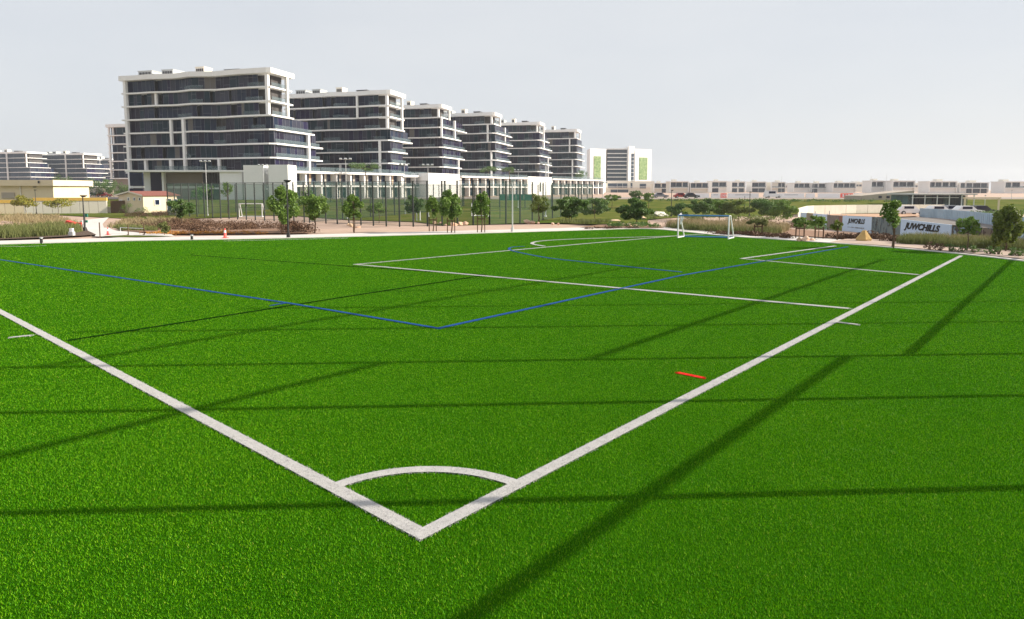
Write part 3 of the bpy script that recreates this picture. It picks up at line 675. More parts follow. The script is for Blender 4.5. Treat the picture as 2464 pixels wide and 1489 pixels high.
# ------------------------------------------------------------------ vegetation builders
def leaf_quads(C, size, spread_dir=None):
    n = len(C); a = RNG.normal(size=(n, 3)); a /= np.linalg.norm(a, axis=1)[:, None]
    b = RNG.normal(size=(n, 3)); b -= (a * b).sum(1)[:, None] * a; b /= np.linalg.norm(b, axis=1)[:, None]
    s = size * RNG.uniform(.6, 1.4, n)[:, None]; a = a * s; b = b * s * .55
    return np.stack([C - a * .5, C + b * .5, C + a * .5, C - b * .5], 1)
def crown_points(n, c, rx, rz, nclus, seed):
    r = np.random.default_rng(seed); cl = []
    while len(cl) < nclus:
        p = r.uniform(-1, 1, 3)
        if .2 < np.linalg.norm(p) < 1: cl.append(p * (1 - .15 * max(p[2], 0)))
    cl = np.array(cl); rad = r.uniform(.22, .42, nclus); k = r.integers(0, nclus, n)
    d = r.normal(size=(n, 3)); d /= np.linalg.norm(d, axis=1)[:, None]
    pts = cl[k] + d * (rad[k] * r.uniform(.25, 1, n) ** .5)[:, None]
    return np.array(c) + pts * np.array([rx, rx, rz]), np.array(c) + cl * np.array([rx, rx, rz])
def tree(px, yb, yt, yc, wpx, label, leaf=0, n=1100, seed=0, stakes=0, name='sapling_tree', group='young park trees', lean=0.0, D=None, cat='tree', nclus=None):
    p = G(px, yb) if D is None else Vector((at(px, 455, D).x, D, gz1(at(px, 455, D).x, D)))
    s = p.y / FPX; top = at(px, yt, p.y).z; cb = at(px, yc, p.y).z; rx = wpx * s / 2 * 1.12; rz = max((top - cb) / 2, .2) * 1.12; c = (p.x + lean, p.y, (top + cb) / 2)
    root = thing(name, p, label, cat, group)
    pts, cl = crown_points(int(n * 2.2), c, rx, rz, nclus or max(12, int(18 + rz * 5)), seed + 500)
    np_mesh('crown', leaf_quads(pts, (max(.12, .16 * min(rx, 1.2)) + .02 * p.y / 40) * .92), 4, LEAF[leaf], root)
    t = MB(); h = top - p.z; r0 = max(.018 * h, .02)
    mid = Vector((p.x + lean * .5 + .03 * h, p.y, p.z + (cb - p.z) * .6)); cc = Vector(c)
    t.tube([p - Vector((0, 0, .1)), mid, Vector((p.x + lean, p.y, cb)), cc, cc + Vector((0, 0, rz * .7))], [r0, r0 * .85, r0 * .7, r0 * .5, r0 * .15], 6)
    for q in cl[:9]:
        st = Vector((p.x + lean, p.y, cb + (c[2] - cb) * .4)); t.tube([st, (st + Vector(q)) / 2 + Vector((0, 0, .05)), Vector(q)], [r0 * .45, r0 * .3, r0 * .12], 4)
    t.build('trunk', M['bark'], root)
    for k in range(stakes):
        sx = p.x + (k - (stakes - 1) / 2) * .42; hh = max(.6, (cb - p.z) * .95)
        MB().box((sx, p.y - .12, p.z + hh / 2), (.05, .05, hh)).build('stake', M['wood'], root)
    if stakes > 1: MB().box((p.x, p.y - .12, p.z + max(.6, (cb - p.z) * .95) * .8), (.42 * (stakes - 1), .04, .06)).build('tie_bar', M['wood'], root)
    return root
def shrub(P, rx, h, label, leaf, n, seed, name='shrub', group=None, size=.09, cat='shrub'):
    root = thing(name, P, label, cat, group)
    pts, cl = crown_points(n, (P.x, P.y, P.z + h * .5), rx, h * .55, 12, seed); pts[:, 2] = np.maximum(pts[:, 2], P.z + .02)
    np_mesh('foliage', leaf_quads(pts, size), 4, LEAF[leaf], root)
    t = MB()
    for q in cl[:6]: t.tube([P - Vector((0, 0, .05)), Vector(q)], [.03, .01], 4)
    t.build('stem', M['bark'], root); return root
def scatter(poly_px, n, clumps=None):
    Q = np.array(pxpoly(poly_px)); lo, hi = Q.min(0), Q.max(0); R = np.zeros((0, 2))
    while len(R) < n:
        P = RNG.uniform(lo, hi, (n * 3, 2)); R = np.vstack([R, P[inside(P, Q)]])
    return R[:n]
def tall_grass(poly_px, n, h, leaf, label, name='ornamental_grass', w=.022, per=10, spread=.35, mats=None):
    """clumps of long arching blades: nobody could count them"""
    P = scatter(poly_px, n); Z = gz(P); P = np.repeat(np.c_[P, Z], per, 0); N = len(P)
    hs = np.repeat(h * RNG.uniform(.55, 1.2, n), per) * RNG.uniform(.6, 1.1, N); a = RNG.uniform(0, 6.283, N); f = RNG.uniform(0, 6.283, N); ln = hs * RNG.uniform(.05, spread * 1.6, N)
    b = P.copy(); b[:, :2] += RNG.normal(0, .09, (N, 2)); d = np.c_[np.cos(a), np.sin(a), np.zeros(N)] * (w * P[:, 1:2] / 35 * .5)
    tip = b + np.c_[np.cos(f) * ln, np.sin(f) * ln, hs]; mid = b + np.c_[np.cos(f) * ln * .3, np.sin(f) * ln * .3, hs * .6]
    V4 = np.stack([b - d, b + d, mid + d * .8, mid - d * .8], 1); V3 = np.stack([mid - d * .8, mid + d * .8, tip + d * .2, tip - d * .2], 1)
    return stuff(np_mesh(name, np.vstack([V4, V3]), 4, LEAF[leaf]), label, 'plants')
def leafy_mass(poly_px, n, h, leaf, label, name, size=.10, lumps=40):
    P = scatter(poly_px, lumps); Z = gz(P); r = h * RNG.uniform(.7, 1.2, lumps); k = RNG.integers(0, lumps, n)
    d = RNG.normal(size=(n, 3)); d /= np.linalg.norm(d, axis=1)[:, None]; d[:, 2] = np.abs(d[:, 2])
    C = np.c_[P, Z][k] + d * (r[k] * RNG.uniform(.3, 1, n) ** .5)[:, None] * np.array([1.25, 1.25, 1.0])
    return stuff(np_mesh(name, leaf_quads(C, size), 4, LEAF[leaf]), label, 'plants')
def boulder(px, yb, wpx, hpx, label, seed, m='rock', group='boulders in the park', tall=False):
    p = G(px, yb); s = p.y / FPX; rx, rz = wpx * s / 2, hpx * s / 2; bm = bmesh.new(); bmesh.ops.create_icosphere(bm, subdivisions=3, radius=1)
    off = Vector((seed * 3.1, seed * 1.7, 0)); R = random.Random(seed)
    if tall:                                              # upright wedge with a few broad faces
        bm.clear(); rings = []
        for rad_, z_, ox in ((.82, -.85, 0), (1.0, -.35, .02), (.62, .25, .04), (.20, .86, .05)):
            rings.append([bm.verts.new((rad_ * math.cos(t_ + .4) * (1 + .10 * R.uniform(-1, 1)) + ox, rad_ * math.sin(t_ + .4) * .8, z_ + .08 * R.uniform(-1, 1))) for t_ in [k * math.pi / 3 for k in range(6)]])
        for ra_, rb2 in zip(rings, rings[1:]):
            for k in range(6): bm.faces.new((ra_[k], ra_[(k + 1) % 6], rb2[(k + 1) % 6], rb2[k]))
        bm.faces.new(rings[-1]); bm.faces.new(rings[0][::-1])
    planes = [(Vector((R.uniform(-1, 1), R.uniform(-1, 1), R.uniform(-.3, 1))).normalized(), R.uniform(.45, .75)) for _ in range(12)]
    for v in bm.verts:
        for nrm, dd in ([] if tall else planes):
            e = v.co.dot(nrm) - dd
            if e > 0: v.co -= nrm * e
        v.co *= 1 + (.05 if tall else .16) * mnoise.noise(v.co * 1.8 + off) + .04 * mnoise.noise(v.co * 6 + off)
        v.co = Vector((v.co.x * rx * 1.25, v.co.y * rx * 1.1, v.co.z * rz * 1.2 + rz * .8))
    me = bpy.data.meshes.new('boulder'); bm.to_mesh(me); bm.free(); me.materials.append(M[m])
    o = bpy.data.objects.new('boulder', me); o.location = p; COL.objects.link(o); return tag(o, label, 'rock', group)

# ------------------------------------------------------------------ planting on the left
tall_grass([(-60, 572), (-60, 528), (40, 520), (140, 522), (172, 535), (186, 552), (140, 562), (60, 568)], 1500, .55, 6, 'straw coloured ornamental grass filling the bank on the left')
tall_grass([(-60, 578), (-60, 560), (60, 556), (130, 548), (182, 548), (196, 558), (150, 567), (60, 572), (0, 575)], 1700, .50, 7, 'green ornamental grass along the front of the left bank')
tall_grass([(262, 545), (300, 530), (420, 528), (470, 536), (400, 548), (310, 552)], 800, .50, 6, 'straw coloured grass below the cream kiosk')
tall_grass([(258, 546), (290, 548), (360, 552), (380, 556), (300, 555)], 300, .35, 7, 'low green grass at the path bend')
leafy_mass([(290, 555), (380, 542), (450, 536), (560, 538), (690, 545), (690, 554), (560, 556), (400, 560)], 20000, .58, 4, 'dark brown low shrubs massed behind the orange flowers', 'brown_shrubs', lumps=110)
leafy_mass([(688, 560), (700, 548), (745, 552), (750, 560)], 2500, .5, 4, 'taller brown shrubs at the right tip of the bed', 'brown_shrubs', lumps=16)
leafy_mass([(330, 563), (400, 559.5), (545, 559), (640, 560.5), (640, 562.5), (545, 563), (400, 564)], 2600, .15, 5, 'orange flowers edging the bed beside the path', 'orange_flowers', size=.07, lumps=180)
leafy_mass([(285, 522), (330, 514), (420, 512), (425, 518), (330, 524)], 7000, .70, 4, 'dark clipped shrubs along the foot of the cream kiosk', 'dark_shrubs', lumps=45)
leafy_mass([(-30, 512), (0, 504), (40, 505), (50, 514)], 2500, .7, 2, 'grey green bushes at the left picture edge', 'grey_bushes', lumps=16)
shrub(G(345, 519), 1.3, 1.3, 'round bright green shrub in front of the cream kiosk', 0, 900, 61, name='round_shrub')
shrub(G(305, 520), 1.0, 1.9, 'loose green shrub at the left corner of the cream kiosk', 0, 700, 62, name='loose_shrub')
shrub(G(700, 560), .5, .8, 'spiky brown shrub beside the tall dark lamp post', 4, 500, 63, name='spiky_shrub')
TL = [  # px, base, top, crown base, width, leaf, leaves, stakes, label
    (62, 520, 470, 502, 44, 3, 800, 0, 'yellow leaved sapling in front of the beige building'), (140, 516, 478, 497, 62, 3, 700, 0, 'wide yellow sapling before the cream boundary wall'),
    (437, 548, 483, 520, 54, 2, 1800, 0, 'dense round small tree right of the cream kiosk'), (395, 566, 535, 560, 22, 7, 350, 0, 'thin pale sapling on the path verge'),
    (680, 561, 443, 530, 62, 0, 2600, 1, 'tallest leafy sapling beside the dark lamp post'), (757, 558, 466, 523, 58, 0, 1700, 0, 'leaning leafy sapling right of the dark lamp post'),
    (852, 558, 473, 520, 42, 0, 1700, 1, 'egg shaped olive sapling standing alone on the sand'), (912, 536, 488, 510, 50, 0, 700, 0, 'sparse sapling behind the cage mesh, left of white post pair'),
    (996, 534, 472, 508, 40, 2, 1300, 0, 'round topped sapling with pale trunk at the cage front'), (1042, 556, 474, 520, 30, 0, 800, 2, 'narrow sapling tied between two stakes'),
    (1086, 560, 460, 522, 52, 0, 1900, 2, 'bushy staked sapling between narrow sapling and the twisted one'), (1158, 559, 463, 516, 38, 0, 1400, 2, 'twisted trunk sapling right of the bushy staked one'),
    (1296, 537, 466, 515, 44, 1, 900, 1, 'sparse dark sapling right of the thin grey post'), (1368, 536, 474, 515, 72, 2, 2200, 2, 'broad twin crowned tree right of the white floodlight mast'),
    (1430, 530, 478, 515, 64, 2, 1700, 0, 'low spreading tree at the far cage end'), (1530, 540, 482, 524, 76, 2, 2600, 0, 'large dark bush tree left of the blue goal'),
    (1560, 500, 464, 482, 30, 0, 700, 0, 'small green tree before the villas, right of pair'), (1528, 500, 458, 480, 26, 2, 700, 0, 'small dark green tree below the glazed tower'),
    (1472, 500, 468, 482, 34, 0, 700, 0, 'light green tree on the far lawn below the towers'),
    (1640, 528, 490, 515, 60, 2, 1500, 0, 'dark bushy tree just above the goal left post'), (1690, 532, 478, 512, 50, 2, 1700, 0, 'deep green tree over the middle of the goal'),
    (1730, 530, 478, 512, 56, 0, 1800, 0, 'mid green tree right of centre behind the goal'), (1775, 532, 480, 515, 62, 1, 1900, 0, 'olive tree behind the goal right post'),
    (1845, 532, 478, 518, 64, 2, 2100, 0, 'dark tree left of the white boundary panels'), (1885, 536, 486, 520, 56, 0, 1700, 0, 'spreading tree touching the white boundary panels'),
    (1822, 566, 528, 543, 36, 7, 500, 2, 'bare staked sapling right of the goal'), (1922, 572, 524, 543, 40, 0, 380, 2, 'low staked sapling before the tan hoarding strip'),
    (1968, 574, 518, 543, 40, 0, 420, 2, 'staked sapling before the pale blue hoarding'), (2012, 577, 532, 552, 22, 1, 300, 1, 'thin sapling before the collage hoarding'),
    (2146, 596, 482, 546, 44, 0, 800, 1, 'upright leafy green sapling between the two lettered banners'), (2326, 605, 524, 560, 46, 0, 380, 0, 'open sapling before the picnic picture hoarding'),
    (2418, 606, 490, 582, 58, 1, 2600, 0, 'big dark olive tree near the right picture edge'), (2462, 600, 532, 570, 26, 0, 500, 0, 'green sapling cut by the right picture edge')]
for i, (px, yb, yt, yc, wp, lf, n, st, lab) in enumerate(TL): tree(px, yb, yt, yc, wp, lab, lf, n, i, st)
BT = [(150, 250, 422, 470, 40), (180, 240, 436, 470, 46), (232, 215, 428, 470, 46), (262, 225, 432, 472, 36), (300, 235, 440, 474, 34)]
for (i, (px, D, yt, yc, wp)), lb in zip(enumerate(BT), ('dark tree right of the beige building roof', 'second dark tree right of the beige building', 'large dark tree above the boundary wall end', 'green tree left of the largest apartment block', 'low tree at the foot of the largest block')):
    tree(px, 0, yt, yc, wp, lb, 2, 1500, 40 + i, 0, name='street_tree', group='street trees beyond the boundary wall', D=D)
for i, (px, yb, yt, yc, wp) in enumerate(((500, 514, 446, 474, 30), (548, 514, 440, 470, 22), (478, 513, 452, 478, 26), (742, 512, 452, 480, 24))):
    tree(px, yb, yt, yc, wp, ('sapling inside the cage before the taupe cladding panel', 'slim sapling inside the cage left of the blank slabs', 'sapling in the left corner of the cage', 'slim sapling inside the cage right of the slabs')[i], 0, 600, 60 + i)
for i, (px, D, yt, yc, wp) in enumerate(((880, 172, 388, 412, 60), (1175, 240, 400, 414, 40), (1225, 245, 402, 414, 30), (1398, 318, 408, 430, 26))):
    tree(px, 0, yt, yc, wp, ('wide dark planting on the podium roof before the second block', 'planting on the podium roof before the fourth block', 'smaller planting on the podium roof right of the fourth block front', 'planting on the podium roof before the last block')[i], 2, 900, 70 + i, name='terrace_tree', group='planting on the podium roof', D=D)

# ------------------------------------------------------------------ planting on the right
leafy_mass([(1420, 546), (1500, 540), (1560, 541), (1595, 548), (1560, 549)], 2500, .28, 2, 'low dark planting among the boulders by the path bend', 'low_planting', lumps=40)
leafy_mass([(1400, 552), (1440, 549), (1500, 548.5), (1540, 549), (1500, 550.5)], 1500, .14, 4, 'row of dark clumps along the path bend', 'dark_clumps', size=.07, lumps=24)
tall_grass([(1450, 541), (1390, 541), (1340, 536), (1400, 531), (1470, 534)], 260, .35, 7, 'green grass clumps on the sand below the low spreading tree')
tall_grass([(1600, 546), (1650, 540), (1760, 545), (1900, 552), (1880, 562), (1780, 560), (1680, 554)], 900, .50, 6, 'straw coloured grass behind the blue and white goal')
tall_grass([(1605, 548), (1680, 549), (1780, 556), (1880, 560), (1860, 566), (1760, 561), (1660, 554)], 500, .40, 7, 'green grass clumps behind the blue and white goal')
leafy_mass([(1700, 560), (1800, 563), (1900, 569), (1900, 574), (1790, 566.5), (1700, 562.5)], 3500, .2, 4, 'dry brown ground cover beside the path right of the goal', 'brown_groundcover', lumps=80)
leafy_mass([(1780, 540), (1880, 540), (1960, 546), (1940, 551), (1820, 548)], 3500, .5, 4, 'dark reddish hedge behind the bare staked sapling', 'red_hedge', lumps=34)
leafy_mass([(1930, 548), (1960, 546), (1985, 550), (1970, 556)], 1500, .5, 2, 'green bushes under the tan hoarding strip', 'green_bushes', lumps=14)
leafy_mass([(1990, 574), (2080, 566), (2160, 574), (2160, 584), (2090, 580)], 4500, .28, 4, 'dark brown bushes under the pale banners', 'brown_bushes', lumps=30)
tall_grass([(2165, 588), (2175, 578), (2300, 582), (2470, 592), (2560, 602), (2560, 614), (2464, 607), (2300, 596)], 1800, .40, 7, 'dense grey green grass hedge below the large banner', spread=.22)
tall_grass([(2175, 582), (2300, 582), (2470, 592), (2560, 602), (2560, 606), (2300, 590)], 500, .42, 6, 'pale seed heads along the top of the grass hedge', spread=.2)
for i, px in enumerate((2238, 2258, 2285, 2312, 2345, 2382, 2402, 2432, 2452)):
    shrub(G(px, 602 + (px - 2238) * .075), .22, .34, ('first', 'second', 'third', 'fourth', 'fifth', 'sixth', 'seventh', 'eighth', 'last')[i] + ' small dark clump from the left in the kerbside row', 4 if i < 2 else 2, 220, 90 + i, name='small_clump', group='clumps planted along the right path', size=.06)
leafy_mass([(1480, 512), (1600, 508), (1640, 520), (1560, 530), (1490, 528)], 3000, .5, 1, 'rough olive scrub on the lawn left of the goal', 'olive_scrub', size=.16, lumps=40)
leafy_mass([(1640, 520), (1900, 522), (1900, 532), (1660, 534)], 4500, .5, 1, 'olive underbrush below the trees behind the goal', 'olive_underbrush', size=.16, lumps=60)
leafy_mass([(2300, 510), (2470, 512), (2480, 522), (2320, 522)], 3500, .9, 2, 'dark green hedge trees behind the blue sheet fence', 'dark_hedge', size=.2, lumps=40)
leafy_mass([(1560, 482), (2200, 484), (2200, 486), (1560, 484)], 3000, .5, 2, 'thin dark hedge along the far edge of the lawn', 'far_hedge', size=.3, lumps=120)

BOUL = [(1045, 537.5, 12, 8), (1060, 537.5, 10, 7), (1072, 538, 9, 6), (1092, 539.5, 20, 9), (1108, 540, 12, 9), (1120, 540, 14, 11), (1268, 537, 18, 11), (1283, 537, 13, 8), (1295, 537.5, 9, 5), (1330, 540, 9, 6), (1343, 540.5, 6, 5)]
for i, b_ in enumerate(BOUL):
    lab = ('left', 'middle', 'right')[i % 3] + ' boulder of the ' + ('three left of the bushy staked sapling', 'three right of the bushy staked sapling', 'three beside the thin grey post', 'pair at the sand edge')[i // 3]
    boulder(*b_, lab, 20 + i, 'rockpink')
for i, b_ in enumerate(((760, 553, 1, 1),)): pass
boulder(838, 541, 8, 5, 'small tan stone left of the round boulder by the cage', 40, 'rock'); boulder(846, 542, 12, 8, 'tan stone beside the round boulder by the cage', 41, 'rock'); boulder(862, 543, 17, 9, 'round pinkish boulder by the cage behind the egg shaped sapling', 42, 'rockpink')
boulder(2078, 580.5, 30, 29, 'pointed upright sandstone boulder under the pale banner', 43, 'goldrock', tall=True); boulder(2088, 581.5, 6, 6, 'small stone at the right foot of the pointed boulder', 44)
boulder(1922, 580, 14, 11, 'left orange boulder of the three beside the right path', 45, 'rockpink'); boulder(1940, 580.5, 18, 14, 'middle and biggest orange boulder beside the right path', 46, 'rockpink'); boulder(1954, 579, 12, 9, 'right orange boulder of the three beside the right path', 47, 'rockpink')
for i, b_ in enumerate(((1467, 543, 16, 7), (1490, 541, 12, 10), (1503, 544, 14, 7), (1515, 545, 20, 10), (1530, 545, 10, 7), (1478, 531, 26, 6), (1545, 527, 24, 7))):
    boulder(*b_, ('low slab', 'pale upright stone', 'squat stone', 'broad stone', 'small right stone', 'long stone behind', 'far slanting stone')[i] + ' in the boulder group left of the goal', 50 + i, 'rock')
boulder(1585, 520, 42, 14, 'large pale rounded rock mound left of the lamp post above the goal', 60, 'concrete')

# ------------------------------------------------------------------ buildings on the left
def frame_px(pa, pb, D, ya, yb, m, name, parent, off=0, th=.15):
    a, b = at(pa, ya, D), at(pb, yb, D); return piece(name, m, Vector(((a.x + b.x) / 2, D + off, (a.z + b.z) / 2)), (b.x - a.x, th, a.z - b.z), X0, parent)
D = 118; a, b = gp(-60, D), gp(128, D); zt = at(60, 447, D).z; zr = at(60, 433, D).z; g0 = gz1(a.x, D)
r = thing('service_building', ((a.x + b.x) / 2, D, g0), 'cream flat roofed service building at the left picture edge', 'building')
MB().box(((a.x + b.x) / 2, D + 5, (zt + g0) / 2), (b.x - a.x, 10, zt - g0)).build('wall', M['cream'], r)
MB().box(((a.x + b.x) / 2 + .2, D + 4.8, (zt + zr) / 2), (b.x - a.x + .8, 11.2, zr - zt)).build('parapet', M['cream'], r)
frame_px(5, 37, D, 463, 477, M['beige'], 'louvre_door', r, -.1); frame_px(81, 88, D, 449, 450.5, M['black'], 'wall_vent', r, -.12); frame_px(92, 96, D - .9, 435, 441, M['black'], 'wall_lamp', r, -.1)
frame_px(51, 52, D, 447, 490, M['offwhite'], 'downpipe', r, -.15)
A_, B_ = gp(-60, 104), gp(256, 108); g0 = -1.5
r = thing('boundary_wall', (A_.x, 104, g0), 'long cream boundary wall with yellow coping on the left', 'wall')
n = 14; d = (B_ - A_) / n; X = d.normalized(); Yv = Vector((-X.y, X.x, 0)); zt = at(130, 483, 106).z; zc = at(130, 475.5, 106).z
for i in range(n):
    p = A_ + d * (i + .5); zz = zt if i > 5 else zt - .35
    piece('wall_panel', M['offwhite'] if i > 4 else M['cream'], Vector((p.x, p.y, (zz + g0) / 2)), (d.length - .06, .3, zz - g0), X, r)
    piece('coping', M['yellow'], Vector((p.x, p.y, (zz + zc + (zz - zt)) / 2)), (d.length, .42, zc - zt), X, r)
    
piece('gate_leaf', M['wood'], B_ + X * 1.6 + Vector((0, 0, (zt + g0) / 2)), (2.2, .1, zt - g0), X, r)
# kiosk with a red roof: gable to the left, long side to the right
P0 = G(288, 512); D = P0.y; g0 = P0.z; GX = (at(350, 455, D - 2.5) - at(290, 455, D)); GX.z = 0; GX = GX.normalized(); GY = Vector((-GX.y, GX.x, 0))
k0 = gp(284, D); kc = gp(343, D - 1.5); k1 = gp(424, D + 3); ze = at(343, 470, D).z; zk = at(314, 462, D).z
kx = kc - k0; kxl = kx.length; kx.normalize(); ky = k1 - kc; kyl = ky.length; ky.normalize()
r = thing('kiosk', (k0.x, k0.y, g0), 'cream kiosk with low red roof and small square windows', 'building')
w_ = MB(); pA, pB, pC, pD = k0, kc, k1, k0 + (k1 - kc)
for a_, b_ in ((pA, pB), (pB, pC), (pC, pD), (pD, pA)): w_.quad((a_.x, a_.y, g0), (b_.x, b_.y, g0), (b_.x, b_.y, ze), (a_.x, a_.y, ze))
mid = (pA + pB) / 2; midb = (pC + pD) / 2
w_.v += [(pA.x, pA.y, ze), (pB.x, pB.y, ze), (mid.x, mid.y, zk)]; n_ = len(w_.v); w_.f.append((n_ - 3, n_ - 2, n_ - 1)); w_.m.append(0)
w_.build('wall', M['cream'], r)
e_ = .35
def rp(p, dx, dy, z): v = p + kx * dx + ky * dy; return (v.x, v.y, z)
rf = MB()
for th_, flip in ((0, False), (.14, True)):
    pass
for s0, pe, pe2 in ((1, pB, pC), (-1, pA, pD)):
    lo0 = Vector(rp(pe, s0 * e_, -e_, ze - .06)); lo1 = Vector(rp(pe2, s0 * e_, e_, ze - .06)); hi0 = Vector(rp(mid, 0, -e_, zk + .06)); hi1 = Vector(rp(midb, 0, e_, zk + .06)); up = Vector((0, 0, .12))
    rf.quad(lo0 + up, lo1 + up, hi1 + up, hi0 + up); rf.quad(lo0, hi0, hi1, lo1); rf.quad(lo0, lo1, lo1 + up, lo0 + up)
rf.build('roof', M['roofred'], r)
tr = MB()
for s0, pe in ((1, pB), (-1, pA)):
    lo = Vector(rp(pe, s0 * e_, -e_ - .03, ze)); hi = Vector(rp(mid, 0, -e_ - .03, zk + .12)); tr.quad(lo + Vector((0, 0, .13)), lo - Vector((0, 0, .14)), hi - Vector((0, 0, .14)), hi + Vector((0, 0, .06)))
tr.build('bargeboard', M['offwhite'], r)
def kwin(base, dr, ln, t, wd, z0_, z1_, m, nm):
    nrm = Vector((dr.y, -dr.x, 0)); p = base + dr * (ln * t) + nrm * .03
    o = piece(nm, m, Vector((p.x, p.y, (z0_ + z1_) / 2)), (wd, .1, z1_ - z0_), dr, r)
    fr = MB()
    for s_ in (-1, 1): fr.box(p + dr * (s_ * wd / 2) + Vector((0, 0, (z0_ + z1_) / 2)), (.09, .18, z1_ - z0_ + .1), dr, nrm)
    for zz in (z0_, z1_): fr.box(p + Vector((0, 0, zz)), (wd, .17, .08), dr, nrm)
    fr.build(nm + '_frame', M['white'], r)
H_ = ze - g0
for t in (.42, .66, .88): kwin(k0, kx, kxl, t, .36, g0 + H_ * .72, g0 + H_ * .88, PANES[1], 'window')
kwin(k0, kx, kxl, .10, .5, g0 + .1, g0 + H_ * .75, M['white'], 'door')
kwin(kc, ky, kyl, .40, .8, g0 + H_ * .45, g0 + H_ * .76, PANES[1], 'window'); kwin(kc, ky, kyl, .76, .75, g0 + .2, g0 + H_ * .80, PANES[1], 'door'); kwin(kc, ky, kyl, .95, .6, g0 + .3, g0 + H_ * .78, PANES[4], 'window')
leanto = MB().box(k0 - kx * 1.0 + Vector((0, 0, g0 + .45)), (1.6, 2.2, .9), kx, Vector((-kx.y, kx.x, 0))).box(k0 - kx * 1.0 + Vector((0, 0, g0 + .95)), (1.8, 2.4, .1), kx, Vector((-kx.y, kx.x, 0))).build('plant_box', M['concrete'], r)

# ------------------------------------------------------------------ caged pitch
def cage_run(root, A_, B_, n, h0, skip=()):
    d = (B_ - A_) / n; X = Vector((d.x, d.y, 0)).normalized(); tops = []
    for i in range(n + 1):
        p = A_ + d * i; g = gz1(p.x, p.y); z1 = h0
        if i not in skip: MB().tube([(p.x, p.y, g - .1), (p.x, p.y, z1)], .085, 6).build('post', M['dark'], root)
        tops.append((p, g, z1))
    for (p, g, z1), (p2, g2, z2) in zip(tops, tops[1:]):
        MB().quad((p.x, p.y, g + .05), (p2.x, p2.y, g2 + .05), (p2.x, p2.y, z2), (p.x, p.y, z1)).build('mesh_panel', MESH, root)
        for f_ in (.02, .33, 1.0):
            za, zb = g + (z1 - g) * f_, g2 + (z2 - g2) * f_
            MB().tube([(p.x, p.y, za), (p2.x, p2.y, zb)], .022 if f_ < 1 else .03, 4).build('rail', M['dark'], root)
KA, KB, KC_ = G(405, 519), G(1178, 536.5), G(1425, 505)
KH = 3.35
r = thing('cage_fence', KB, 'dark green mesh fence cage around the small pitches', 'fence')
cage_run(r, KA, KB, 30, KH); cage_run(r, KB, KC_, 11, KH)
KD = KA + (KC_ - KB) * .75; KD.z = 0
cage_run(r, KA, KD, 6, KH); cage_run(r, KD, KC_, 22, KH)
m1_ = KA + (KB - KA) * .55; m2_ = KD + (KC_ - KD) * .55; cage_run(r, m1_, m2_, 7, KH)
scr = thing('wind_screen', G(1241, 505), 'dark green fabric screen hung on the cage fence', 'screen')
a_, b_ = at(1203, 467, 88), at(1280, 482, 88)
for i in range(4):
    x0, x1 = a_.x + (b_.x - a_.x) * i / 4, a_.x + (b_.x - a_.x) * (i + 1) / 4; piece('screen_panel', M['teal'], Vector(((x0 + x1) / 2, 88, (a_.z + b_.z) / 2)), (x1 - x0 - .04, .05, a_.z - b_.z), X0, scr)
for x in (a_.x, b_.x): MB().tube([(x, 88.05, gz1(x, 88)), (x, 88.05, a_.z + .1)], .05, 6).build('post', M['dark'], scr)

def goal(base, wx, h, dep, X, label, mk_post, mk_bar, rad, name='football_goal', skew=0.0):
    Y = Vector((-X.y, X.x, 0)); r = thing(name, base, label, 'goal', 'portable football goals')
    L0, R0 = base, base + X * wx; up = Vector((0, 0, h))
    for p in (L0, R0):
        MB().tube([p, p + up], rad, 10).build('post', mk_post, r)
        top = p + up; bk = p + Y * dep + X * skew
        MB().tube([top, top + (Y * dep + X * skew) * .3, bk + Vector((0, 0, .04))], rad * .95, 8).build('stanchion', mk_post, r)
        MB().tube([p + Vector((0, 0, rad)), bk + Vector((0, 0, rad))], rad * .8, 8).build('base_bar', mk_post, r)
    MB().tube([L0 + up, R0 + up], rad * 1.1, 10).build('crossbar', mk_bar, r)
    MB().tube([L0 + Y * dep + X * skew + Vector((0, 0, rad)), R0 + Y * dep + X * skew + Vector((0, 0, rad))], rad, 8).build('ground_bar', mk_bar, r)
    return r
g0_ = G(1631, 572.5); g1_ = G(1752.5, 575.5); gxv = g1_ - g0_; gw = gxv.length; gxv.normalize()
gh = (at(1631, 518, g0_.y).z)
gb = goal(g0_, gw, gh, .85, gxv, 'portable goal with white posts and blue crossbar near the path', M['whitepaint'], M['bluepaint'], .036, skew=.24)
# rolled net gathered on the crossbar corner
nm = MB(); pz = g0_ + Vector((0, 0, gh)); yv = Vector((-gxv.y, gxv.x, 0))
for i in range(7): nm.tube([pz + gxv * (.02 + .03 * i) + yv * .05, pz + gxv * (.12 + .02 * i) + yv * (.25 + .03 * (i % 3)) + Vector((0, 0, .12 - .05 * i)), pz + gxv * .08 + yv * .3 + Vector((0, 0, -.35 - .02 * i))], .02, 5)
nm.build('rolled_net', M['whitepaint'], gb)
pg = G(576, 522); pg2 = G(631, 522); goal(pg, (pg2 - pg).length, at(576, 490, pg.y).z - pg.z, 1.0, (pg2 - pg).normalized(), 'white goal inside the cage left of the tallest sapling', M['whitepaint'], M['whitepaint'], .06)
pg = G(1135, 520); pg2 = G(1170, 521); goal(pg, (pg2 - pg).length, at(1135, 489, pg.y).z - pg.z, 1.0, (pg2 - pg).normalized(), 'white goal inside the cage behind the twisted sapling', M['whitepaint'], M['whitepaint'], .06)
for i, (px, yb, yt) in enumerate(((1011, 530, 498), (993, 530, 500), (1003, 530, 499))):
    p = G(px, yb); tag(MB().tube([p, (p.x, p.y, at(px, yt, p.y).z)], .06, 8).tube([p, (p.x, p.y, p.z + .06)], .12, 8).build('white_post', M['whitepaint']), ('right', 'left', 'middle')[i] + ' white short post at the cage front by the round topped sapling', 'post', 'short white posts')

